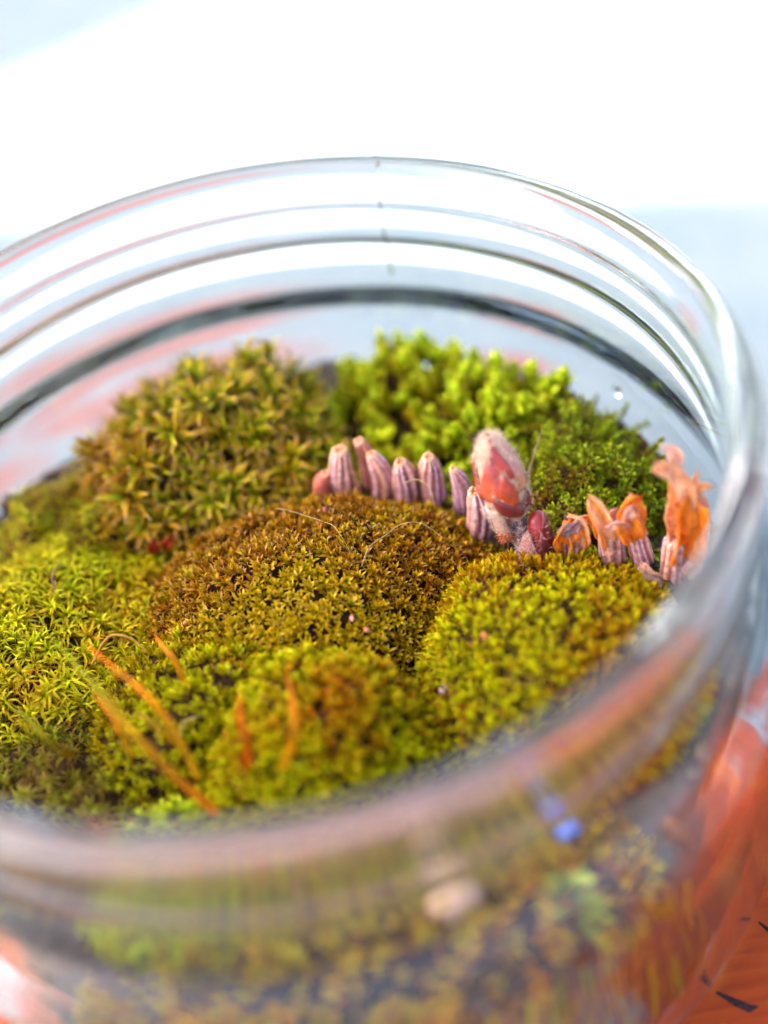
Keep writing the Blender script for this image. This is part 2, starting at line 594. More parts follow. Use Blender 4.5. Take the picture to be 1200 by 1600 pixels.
def shoot(kind, pal, tone, r, as_leaves=False):
    """one moss shoot; pal = (base, mid, tip, old) leaf colours, tone 0 fresh .. 1 old"""
    s = SPEC[kind]
    parts = []
    n = s['n']
    a0 = r.random() * 6.28
    for i in range(n):
        q = (i + 0.5) / n                       # 0 lowest .. 1 innermost
        e0 = s['eout'] + (s['ein'] - s['eout']) * q ** 1.2 + r.normal() * 7
        L = s['L'] * (1.0 - 0.35 * q) * r.uniform(0.8, 1.15)
        bend = s['bend'] * r.uniform(0.5, 1.5)
        side = r.normal() * (0.25 if kind == 'curly' else 0.08)
        v, t, p = leaf(L, s['W'] * r.uniform(0.85, 1.15), e0, e0 + bend, s['nseg'], s['prof'], s['fold'], s['hair'], side)
        v[:, 0] += s['stem']
        v = rotz(v, a0 + 2.39996 * i + r.normal() * 0.15)
        v[:, 2] += s['h'] * (0.15 + 0.85 * q) * (1 if kind != 'bulb' else 0.8)
        old = np.clip(tone * 0.9 + (1 - q) * 0.5 - 0.22 + r.normal() * 0.16, 0, 1)  # lower leaves brown with age, deepened beyond that as painted shade
        c = lerp(lerp(pal[0], pal[1], np.clip(p * 1.6, 0, 1)), pal[2], np.clip(p * 2.2 - 1.2, 0, 1))
        c = lerp(c, np.broadcast_to(pal[3], c.shape), np.full(len(c), old))
        if s['hair']:
            c = lerp(c, np.broadcast_to((0.55, 0.36, 0.20), c.shape), (p > 0.9).astype(float))
            c = lerp(c, np.broadcast_to((0.42, 0.17, 0.02), c.shape), ((p > 0.55) & (p < 0.9)) * float(r.uniform(0, 0.8)))
        c = c * r.uniform(0.7, 1.35)
        parts.append((v, t, c))
    st = stem_strip(s['h'], s['stem'], (0.07, 0.03, 0.012))
    if as_leaves:
        return st, parts
    parts.append(st)
    return merge(parts)

def merge(parts):
    o, V, T, C = 0, [], [], []
    for v, t, c in parts:
        V.append(v); T.append(t + o); C.append(c); o += len(v)
    return np.concatenate(V), np.concatenate(T), np.concatenate(C)

# cushions: name -> dome (centre, half sizes, top, base height, bumpiness)
class Dome:
    def __init__(s, cx, cy, ax, ay, top, base, ang=0.0, p=0.7, bump=0.05, seed=1, bf=4.0):
        s.__dict__.update(locals())
    def h(s, X, Y):
        dx, dy = X - s.cx, Y - s.cy
        c, n = math.cos(s.ang), math.sin(s.ang)
        u, v = (dx * c + dy * n) / s.ax, (-dx * n + dy * c) / s.ay
        P = np.stack([X, Y], 1)
        rim = 1 + 0.10 * vnoise(P, 2.4, s.seed + 50)
        q = (u * u + v * v) / rim ** 2
        H = s.base + (s.top - s.base) * np.clip(1 - q, 0, 1) ** s.p + s.bump * (vnoise(P, s.bf, s.seed) + 0.55 * vnoise(P, s.bf * 2.7, s.seed + 90)) * (q < 1)
        return np.where(q < 1, H, -9.0)

DOMES = {
    'central': Dome(0.00, 0.30, 1.75, 1.28, -1.80, -2.75, 0.10, 0.50, 0.05, 1, 4),
    'right': Dome(2.15, -0.95, 1.30, 1.20, -1.82, -2.75, -0.1, 0.48, 0.085, 2, 4),
    'front': Dome(-0.08, -1.42, 1.00, 1.00, -1.74, -2.85, 0.0, 0.50, 0.08, 3, 5),
    'shelf': Dome(-0.95, -0.72, 1.05, 0.85, -1.98, -2.85, 0.3, 0.50, 0.08, 4, 5),
    'curly': Dome(-2.50, 0.55, 1.20, 1.30, -2.08, -2.95, 0.2, 0.55, 0.10, 5, 4),
    'mixed':   Dome(-2.35, -1.20, 1.20, 1.10, -2.40, -2.95, 0.0, 0.55, 0.09, 6, 5),
    'lime':    Dome(-1.25, -2.35, 0.85, 0.80, -2.28, -2.95, 0.0, 0.55, 0.08, 7, 5),
    'star': Dome(-0.80, 2.50, 1.28, 1.12, -1.70, -2.95, 0.10, 0.48, 0.20, 8, 3.5),
    'step': Dome(-2.20, 2.00, 0.95, 0.90, -2.18, -2.95, 0.3, 0.50, 0.12, 9, 4),
    'bulb': Dome(1.72, 2.50, 1.55, 1.00, -2.22, -2.95, -0.25, 0.42, 0.16, 10, 4),
    'feather': Dome(2.95, 1.20, 0.85, 1.0, -2.12, -2.95, -0.5, 0.45, 0.22, 11, 5),
    'edge': Dome(0.35, -3.15, 2.1, 0.78, -2.42, -2.95, 0.08, 0.5, 0.10, 12, 4),
    'back':    Dome(2.6, 2.35, 0.9, 0.6, -2.25, -2.95, -0.7, 0.5, 0.08, 13, 4),
}
def surf(name, X, Y):
    return DOMES[name].h(X, Y)
def all_h(X, Y, skip=None):
    H = np.full(len(X), -9.0)
    for k, d in DOMES.items():
        if k != skip:
            H = np.maximum(H, d.h(X, Y))
    return H

def scatter(name, gap, n_try, sink=0.0):
    d = DOMES[name]
    R = max(d.ax, d.ay) * 1.15
    X = d.cx + RNG.uniform(-R, R, n_try)
    Y = d.cy + RNG.uniform(-R, R, n_try)
    H = d.h(X, Y)
    e = 0.03
    gx = (d.h(X + e, Y) - d.h(X - e, Y)) / (2 * e)
    gy = (d.h(X, Y + e) - d.h(X, Y - e)) / (2 * e)
    ok = (H > -5) & (np.hypot(X, Y) < (3.93 if name == 'edge' else 3.76)) & (H > all_h(X, Y, name) - 0.06) & (np.abs(gx) < 12) & (np.abs(gy) < 12)
    X, Y, H, gx, gy = X[ok], Y[ok], H[ok], gx[ok], gy[ok]
    N = np.stack([-gx, -gy, np.ones(len(X))], 1)
    area = np.linalg.norm(N, axis=1)
    N /= area[:, None]
    # steep flanks hold more shoots per plan area
    lift = RNG.random(len(X))
    grid, keep = {}, []
    P = np.stack([X, Y, H], 1)
    order = np.argsort(-area * RNG.random(len(X)))
    for i in order:
        k = tuple(np.floor(P[i] / gap).astype(int))
        bad = False
        for a in (-1, 0, 1):
            for b in (-1, 0, 1):
                for c in (-1, 0, 1):
                    for j in grid.get((k[0] + a, k[1] + b, k[2] + c), ()):
                        q = P[i] - P[j]
                        if q @ q < gap * gap:
                            bad = True
                            break
                    if bad: break
                if bad: break
            if bad: break
        if not bad:
            grid.setdefault(k, []).append(i)
            keep.append(i)
    keep = np.array(keep)
    return P[keep] - [0, 0, sink], N[keep]

def frames(N, up, jit):
    """orientation matrices whose z axis leans between the surface normal and straight up"""
    D = N * (1 - up) + np.array([0, 0, 1.0]) * up + RNG.normal(size=N.shape) * jit
    D /= np.linalg.norm(D, axis=1)[:, None]
    A = RNG.normal(size=N.shape)
    Xa = np.cross(A, D)
    Xa /= np.linalg.norm(Xa, axis=1)[:, None]
    Ya = np.cross(D, Xa)
    return np.stack([Xa, Ya, D], 2)

def pix(P):
    q = P - CAM
    z = q @ FW
    return q @ CX / z * 1.4 * 1600 + 600, 800 - q @ CY / z * 1.4 * 1600, z

def in_sight(P):
    x, y, z = pix(P)
    lip = np.interp(x, [0, 150, 300, 430, 600, 750, 900, 1000, 1090, 1150], [1235, 1262, 1272, 1258, 1212, 1150, 1052, 970, 800, 500])
    return (x > -10) & (x < 1210) & (y < lip + 10)

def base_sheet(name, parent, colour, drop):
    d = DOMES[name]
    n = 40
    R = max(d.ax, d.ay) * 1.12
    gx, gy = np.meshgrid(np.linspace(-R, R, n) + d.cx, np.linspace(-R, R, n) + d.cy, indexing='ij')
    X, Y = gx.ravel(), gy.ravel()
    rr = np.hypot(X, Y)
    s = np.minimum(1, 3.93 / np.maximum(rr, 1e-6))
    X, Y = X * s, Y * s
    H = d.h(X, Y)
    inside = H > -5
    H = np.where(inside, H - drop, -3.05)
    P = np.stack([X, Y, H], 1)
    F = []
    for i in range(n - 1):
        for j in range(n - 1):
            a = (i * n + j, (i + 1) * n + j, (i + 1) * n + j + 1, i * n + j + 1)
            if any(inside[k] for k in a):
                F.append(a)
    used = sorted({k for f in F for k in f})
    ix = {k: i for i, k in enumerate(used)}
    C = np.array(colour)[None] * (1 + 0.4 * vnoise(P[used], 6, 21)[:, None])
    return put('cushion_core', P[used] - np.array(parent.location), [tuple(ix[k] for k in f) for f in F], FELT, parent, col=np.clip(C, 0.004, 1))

def build_moss(name, obj_name, label, kind, pal, gap, tone_fn, scale=(0.7, 1.3), up=0.35, jit=0.22, mat=None, n_parts=280,
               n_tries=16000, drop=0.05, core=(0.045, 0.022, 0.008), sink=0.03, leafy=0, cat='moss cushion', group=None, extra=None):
    mat = mat or MOSS
    d = DOMES[name]
    root = empty(obj_name, (d.cx, d.cy, d.base))
    bpy.context.view_layer.update()
    tag(root, label, cat, group)
    base_sheet(name, root, core, drop)
    P, N = scatter(name, gap, n_tries, sink)
    if extra is not None:
        P2, N2 = extra
        P, N = np.concatenate([P, P2]), np.concatenate([N, N2])
    M = frames(N, up, jit)
    S = RNG.uniform(*scale, len(P))
    tone = np.clip(tone_fn(P) + RNG.normal(size=len(P)) * 0.12, 0, 1)
    r = np.random.default_rng(sum(map(ord, name)))
    LV, NV = 5, 3
    lib = [[shoot(kind, pal, (l + 0.5) / LV, r) for _ in range(NV)] for l in range(LV)]
    lvl = np.minimum((tone * LV).astype(int), LV - 1)
    var = RNG.integers(0, NV, len(P))
    sight = in_sight(P)
    depth = pix(P)[2]
    order = np.argsort(depth / S + (~sight) * 100)
    L0 = np.array(root.location)
    nl = 0
    for i in order[:leafy]:                     # the clearest shoots: each leaf is a sub-part
        st, leaves = shoot(kind, pal, tone[i], r, as_leaves=True)
        mw = Matrix([[*(M[i][k] * S[i]), P[i][k] - L0[k]] for k in range(3)] + [[0, 0, 0, 1]])
        so_ = link('moss_shoot', fast_mesh('moss_shoot', *st, mat), root)
        so_.matrix_local = mw
        for lf in leaves:
            link('leaf', fast_mesh('leaf', *lf, mat), so_)
    meshes = {}
    for i in order[leafy:n_parts]:
        key = (lvl[i], var[i])
        if key not in meshes:
            meshes[key] = fast_mesh('moss_shoot', *lib[key[0]][key[1]], mat)
        o = link('moss_shoot', meshes[key], root)
        o.matrix_local = Matrix([[*(M[i][k] * S[i]), P[i][k] - L0[k]] for k in range(3)] + [[0, 0, 0, 1]])
    rest = order[n_parts:]
    if len(rest):
        parts = []
        for i in rest:
            v, t, c = lib[lvl[i]][var[i]]
            parts.append((v @ (M[i].T * S[i]) + (P[i] - L0), t, c))
        o = link('moss_shoots', fast_mesh('moss_shoots', *merge(parts), mat), root)
        o['kind'] = 'stuff'
    print('moss', name, len(P), 'shoots')
    return root

def side_points(a0, a1, z0, z1, n, r=3.93):
    a = np.radians(RNG.uniform(a0, a1, n))
    z = RNG.uniform(z0, z1, n)
    return np.stack([r * np.cos(a), r * np.sin(a), z], 1), np.stack([np.cos(a) * 0.6, np.sin(a) * 0.6, np.full(n, 0.8)], 1)

G_YEL = ((0.10, 0.13, 0.001), (0.44, 0.46, 0.002), (0.70, 0.62, 0.004), (0.40, 0.13, 0.002))
G_OLV = ((0.17, 0.14, 0.001), (0.56, 0.40, 0.003), (0.68, 0.42, 0.008), (0.28, 0.085, 0.002))
G_BRT = ((0.08, 0.16, 0.002), (0.36, 0.52, 0.003), (0.82, 0.84, 0.050), (0.42, 0.22, 0.004))
G_DRK = ((0.05, 0.10, 0.002), (0.22, 0.32, 0.003), (0.50, 0.55, 0.015), (0.20, 0.085, 0.004))
G_STR = ((0.05, 0.07, 0.001), (0.33, 0.39, 0.002), (0.88, 0.58, 0.004), (0.46, 0.14, 0.002))
G_CRL = ((0.22, 0.27, 0.002), (0.60, 0.62, 0.004), (0.82, 0.66, 0.010), (0.52, 0.21, 0.003))

def tone_central(P):
    x, y = P[:, 0], P[:, 1]
    t = 0.74 + 0.18 * vnoise(P, 3.0, 31) - 0.55 * np.clip((-0.05 - y) / 0.45, 0, 1)
    t -= 0.75 * np.exp(-(((x - 0.05) / 0.45) ** 2 + ((y + 0.25) / 0.45) ** 2))
    t -= 0.55 * np.exp(-(((x + 0.9) / 0.5) ** 2 + ((y + 0.4) / 0.4) ** 2))
    t -= 0.35 * (vnoise(P, 5.0, 33) > 0.45)
    return t
build_moss('central', 'moss_cushion', 'low domed olive brown moss cushion in the middle with pale fibres lying across it', 'fine', G_OLV, 0.052, tone_central,
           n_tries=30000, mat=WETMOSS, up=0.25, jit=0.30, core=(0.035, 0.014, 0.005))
build_moss('right', 'moss_cushion', 'smooth yellow green moss cushion at the right in front of the orange dried flowers', 'erect', G_YEL, 0.058,
           lambda P: 0.32 + 0.36 * vnoise(P, 4.5, 35) + 0.15 * (P[:, 0] > 2.4), n_tries=30000, up=0.3, jit=0.25)
build_moss('front', 'moss_cushion', 'round lumpy green moss cushion at the front with orange tinged top', 'plump', G_YEL, 0.066,
           lambda P: 0.30 + 0.36 * vnoise(P, 4.5, 36) + 0.4 * np.exp(-(((P[:, 0] - 0.2) / 0.5) ** 2 + ((P[:, 1] + 1.4) / 0.5) ** 2)), n_tries=22000, up=0.3, jit=0.28)
build_moss('shelf', 'moss_cushion', 'low bright yellow moss patch between the brown middle cushion and dry blades', 'erect', G_YEL, 0.062,
           lambda P: 0.24 + 0.34 * vnoise(P, 5, 37), n_tries=14000, up=0.3, jit=0.28)
build_moss('curly', 'moss_clump', 'clump of long curly thread-leaved yellow moss against the left glass', 'curly', G_CRL, 0.092,
           lambda P: 0.32 + 0.42 * vnoise(P, 4, 38), n_tries=12000, up=0.45, jit=0.35, cat='moss clump')
build_moss('mixed', 'moss_clump', 'ragged dark and ochre moss at front left under the dry blades', 'curly', (G_CRL[0], (0.26, 0.27, 0.012), (0.36, 0.26, 0.02), (0.24, 0.11, 0.012)), 0.11,
           lambda P: 0.40 + 0.3 * vnoise(P, 3, 39), scale=(0.5, 0.9), n_tries=12000, up=0.4, jit=0.45, cat='moss clump')
build_moss('lime', 'moss_cushion', 'small soft lime green moss cushion by the base of the longest orange blade', 'plump', G_BRT, 0.070,
           lambda P: 0.12 + 0.15 * vnoise(P, 4, 40), n_tries=12000, up=0.3, jit=0.3)
build_moss('star', 'moss_clump', 'tall star-leaved olive moss clump with orange tips at back left', 'star', G_STR, 0.155,
           lambda P: 0.04 + 0.40 * np.clip((-1.0 - P[:, 0]) / 0.8, 0, 1) + 0.28 * vnoise(P, 2.5, 41), scale=(0.8, 1.45), n_tries=9000, up=0.35, jit=0.32, leafy=13, cat='moss clump')
build_moss('step', 'moss_clump', 'short olive moss clump between the curly moss and star-leaved moss', 'curly', G_STR, 0.10,
           lambda P: 0.30 + 0.25 * vnoise(P, 3, 42), scale=(0.5, 0.9), n_tries=9000, up=0.4, jit=0.35, cat='moss clump')
build_moss('bulb', 'moss_clump', 'bright green moss clump of plump bud-like shoots behind the row of cut stems', 'bulb', G_BRT, 0.132,
           lambda P: 0.14 + 0.30 * vnoise(P, 3, 43) + 0.25 * np.clip((1.1 - P[:, 0]) / 0.8, 0, 1), scale=(0.85, 1.6), n_tries=9000, up=0.5, jit=0.22, leafy=14, cat='moss clump')
build_moss('feather', 'moss_clump', 'feathery dark green moss clump behind the orange dried flowers', 'feather', G_DRK, 0.075,
           lambda P: 0.34 + 0.5 * vnoise(P, 4, 44), scale=(0.55, 1.1), n_tries=12000, up=0.35, jit=0.5, cat='moss clump')
build_moss('back', 'moss_clump', 'low green moss clump by the back glass right of the bud-like moss', 'bulb', G_BRT, 0.15,
           lambda P: 0.25 + 0.2 * vnoise(P, 3, 45), scale=(0.55, 0.9), n_tries=5000, up=0.45, jit=0.3, cat='moss clump')
build_moss('edge', 'moss_cushion', 'stringy green moss pressed against the front glass wall below the rim', 'feather', G_YEL, 0.12,
           lambda P: 0.62 + 0.25 * vnoise(P, 3, 46), n_tries=7000, up=0.5, jit=0.3, extra=side_points(-122, -80, -3.7, -2.5, 170))

# long dead moss strands hanging down the inside of the front glass
parts_ = []
rs = np.random.default_rng(91)
for k in range(650):
    a = math.radians(rs.normal(-98, 20))
    L_ = rs.uniform(0.4, 1.2)
    v, t, p = leaf(L_, rs.uniform(0.02, 0.06), -86, -94, 6, 0.4, 0.2, 0, rs.normal() * 0.15)
    v = rotz(v, a)
    rr_ = 4.05 - rs.random() * 0.05
    v = v + [rr_ * math.cos(a), rr_ * math.sin(a), rs.uniform(-3.3, -2.35)]
    q = np.hypot(v[:, 0], v[:, 1])
    v[:, :2] *= np.minimum(1, 4.08 / q)[:, None]
    c0 = [(0.52, 0.44, 0.01), (0.30, 0.36, 0.01), (0.46, 0.24, 0.03), (0.22, 0.12, 0.03)][rs.integers(0, 4)]
    parts_.append((v, t, np.tile(np.array(c0) * rs.uniform(0.6, 1.2), (len(v), 1))))
o = link('moss_strands', fast_mesh('moss_strands', *merge(parts_), MOSS))
tag(o, 'mat of olive and brown dead moss strands hanging behind the front glass', 'moss', kind='stuff')

# ------------------------------------------------------------------ plants standing in the moss
def tube(path, rad, nseg=14, ribs=0, rib_amp=0.0, cap=True, twist=0.0, ell=1.0, colfn=None, seed=0, wr=0.0):
    """a round body along a path; ribs are raised ridges running up it"""
    path = np.array(path, float)
    n = len(path)
    r = np.random.default_rng(seed)
    V, F, C = [], [], []
    T = np.gradient(path, axis=0)
    T /= np.linalg.norm(T, axis=1)[:, None]
    ref = np.array([0.0, -1.0, 0.05])
    ph = r.uniform(0, 6.28, 8)
    for i in range(n):
        X = np.cross(T[i], ref); X /= np.linalg.norm(X)
        Y = np.cross(T[i], X)
        for j in range(nseg):
            a = 2 * math.pi * j / nseg + twist * i / n
            b = 2 * math.pi * j / nseg
            rib = (math.cos(ribs * b + 0.8 * math.sin(3 * b + ph[0]) + 0.7 * math.sin(i * 0.33 + 2 * b + ph[3])) * (0.75 + 0.35 * math.sin(2 * b + ph[4] + i * 0.15)) + 0.22 * math.sin(2.3 * ribs * b + i * 0.5 + ph[5])) if ribs else 0
            k = rad[i] * (1 + rib_amp * rib + wr * (math.sin(3 * a + i * 0.9 + ph[1]) * 0.6 + math.sin(5 * a - i * 0.7 + ph[2]) * 0.4))
            V.append(path[i] + X * math.cos(a) * k + Y * math.sin(a) * k * ell)
            C.append(colfn(i / (n - 1), a, rib) if colfn else (0.5, 0.5, 0.5))
        if i:
            for j in range(nseg):
                k = (j + 1) % nseg
                p, q = (i - 1) * nseg, i * nseg
                F.append((p + j, p + k, q + k, q + j))
    if cap:
        for i, rev in ((0, True), (n - 1, False)):
            V.append(path[i])
            C.append(C[i * nseg])
            e = len(V) - 1
            for j in range(nseg):
                k = (j + 1) % nseg
                F.append((e, i * nseg + k, i * nseg + j) if rev else (e, i * nseg + j, i * nseg + k))
    return V, F, np.array(C)

def hairs(pts, nrm, L, wd, col, name, parent, seed=0, droop=0.3, lie=0.5, along=(0, 0, 1)):
    r = np.random.default_rng(seed)
    n = len(pts)
    al = np.array(along, float)
    D = nrm * (1 - lie) + al * lie + r.normal(size=(n, 3)) * droop
    D /= np.linalg.norm(D, axis=1)[:, None]
    S = np.cross(D, r.normal(size=(n, 3)))
    S /= np.linalg.norm(S, axis=1)[:, None]
    ln = L * r.uniform(0.4, 1.25, n)[:, None]
    bend = r.normal(size=(n, 3)) * 0.35
    B = D + bend
    A = pts - S * wd
    E = pts + S * wd
    M1 = pts + D * ln * 0.55 - S * wd * 0.7
    M2 = pts + D * ln * 0.55 + S * wd * 0.7
    Tp = pts + D * ln * 0.55 + B * ln * 0.45
    V = np.stack([A, E, M1, M2, Tp], 1).reshape(-1, 3)
    i0 = (np.arange(n) * 5)[:, None]
    T = np.concatenate([i0 + [0, 1, 3], i0 + [0, 3, 2], i0 + [2, 3, 4]])
    c = np.array(col)[None] * r.uniform(0.75, 1.2, (n, 1))
    o = link(name, fast_mesh(name, V, T, np.repeat(np.clip(c, 0, 1), 5, 0), WOOL), parent)
    o['kind'] = 'stuff'
    return o

LAV, PINK, CREAM = np.array([0.54, 0.34, 0.50]), np.array([0.74, 0.36, 0.27]), np.array([0.82, 0.54, 0.38])
GROOVE = np.array([0.24, 0.070, 0.040])
def stem_col(mixlav, seed):
    r = np.random.default_rng(seed)
    ph = r.uniform(0, 6.28, 3)
    def f(t, a, rib):
        lv = np.clip(mixlav + 0.45 * math.sin(2 * a + ph[0]) + 0.2 * math.sin(5 * a + ph[1]), 0, 1)
        top = PINK * (1 - lv) + LAV * lv
        top = top * (1 - 0.35 * t) + CREAM * 0.35 * t
        g = np.clip(0.5 + 0.55 * rib, 0, 1)
        c = GROOVE * (1 - g) + top * g
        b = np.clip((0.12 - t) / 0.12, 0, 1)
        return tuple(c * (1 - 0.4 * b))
    return f

def cut_stem(name, label, base, top, wd, lav, seed, colour=None, group='cut purple stems in a row'):
    base, top = np.array(base, float), np.array(top, float)
    r = np.random.default_rng(seed)
    h = np.linalg.norm(top - base)
    root = empty(name, base)
    tag(root, label, 'plant stem', group)
    n = 16
    ts = np.linspace(0, 1, n)
    bow = np.array([r.normal() * 0.05, r.normal() * 0.02, 0])
    path = [(top - base) * t + bow * math.sin(t * math.pi) for t in ts]
    tp_ = r.uniform(0.46, 0.74)
    sh = np.interp(ts, [0, 0.25, 0.55, 0.82, 0.95, 1], [r.uniform(0.95, 1.1), r.uniform(1.06, 1.16), r.uniform(1.0, 1.1), 0.80 + 0.15 * tp_, tp_ + 0.10, tp_]) * wd / 2
    ribs = int(r.integers(8, 11))
    V, F, C = tube(path, sh, 64, ribs, 0.10, True, 0.25 * r.normal(), 1.0, stem_col(lav, seed), seed, 0.02)
    if colour is not None:
        C = C * np.array(colour)
    put('stem', V, F, STEM, root, col=np.clip(C, 0, 1))
    # torn fibrous end: a ring of little ragged teeth round a sunken orange middle
    d = (top - base) / h
    X = np.cross(d, [0, 1, 0]); X /= np.linalg.norm(X)
    Y = np.cross(d, X)
    tp, rt = top - base, sh[-1]
    V, F, C = [], [], []
    k = 22
    for ring, (rr, dz, c) in enumerate(((1.04, -0.12, PINK), (0.96, 0.10, (0.66, 0.36, 0.22)), (0.62, 0.22, (0.56, 0.24, 0.10)), (0.30, 0.08, (0.34, 0.12, 0.05)))):
        for j in range(k):
            a = 6.283 * j / k
            jz = (r.random() * 0.45 if ring == 1 else r.random() * 0.30) if ring in (1, 2) else 0
            q = rr * (1 + 0.10 * r.normal() * (ring > 0))
            V.append(tp + (X * math.cos(a) + Y * math.sin(a)) * rt * q + d * rt * (dz + jz))
            C.append(np.array(c) * r.uniform(0.75, 1.2))
        if ring:
            for j in range(k):
                m_ = (j + 1) % k
                p, q = (ring - 1) * k, ring * k
                F.append((p + j, p + m_, q + m_, q + j))
    V.append(tp - d * rt * 0.15); C.append(np.array((0.3, 0.09, 0.04)))
    for j in range(k):
        F.append((len(V) - 1, 3 * k + j, 3 * k + (j + 1) % k))
    put('cut_end', V, F, STEM, root, col=np.clip(np.array(C), 0, 1))
    return root

STEMS = [
    ('reddish stub lowest and leftmost of the row of cut stems', (0.390, 1.50, -2.35), (0.396, 1.45, -1.93), 0.155, 0.0, (1.15, 0.62, 0.55)),
    ('broad pale pink cut stem second from the left end of the row', (0.595, 1.52, -2.35), (0.580, 1.50, -1.73), 0.225, 0.15, None),
    ('thin orange topped stem leaning on its neighbour in the row of cut stems', (0.795, 1.58, -2.35), (0.780, 1.58, -1.72), 0.145, 0.2, (1.15, 0.9, 0.75)),
    ('slanted pale stem right of the thin orange topped one', (0.905, 1.42, -2.35), (0.875, 1.40, -1.76), 0.20, 0.4, None),
    ('stout striped stem with a frayed top left of the gap in the row', (1.115, 1.30, -2.35), (1.130, 1.22, -1.77), 0.225, 0.55, None),
    ('stout striped stem with a dark frayed top right of the gap in the row', (1.395, 1.25, -2.35), (1.398, 1.18, -1.74), 0.23, 0.5, None),
    ('slender lavender stem leaning left between the stout stems and lowest striped stem', (1.640, 1.05, -2.38), (1.607, 1.02, -1.80), 0.165, 0.9, None),
    ('strongly ribbed striped stem standing right beside the large red bud', (1.730, 0.72, -2.40), (1.745, 0.66, -1.80), 0.215, 0.7, None),
]
for i, (lb, b, t, wd, lv, c) in enumerate(STEMS):
    cut_stem('cut_stem', lb, b, t, wd, lv, 100 + i, c)

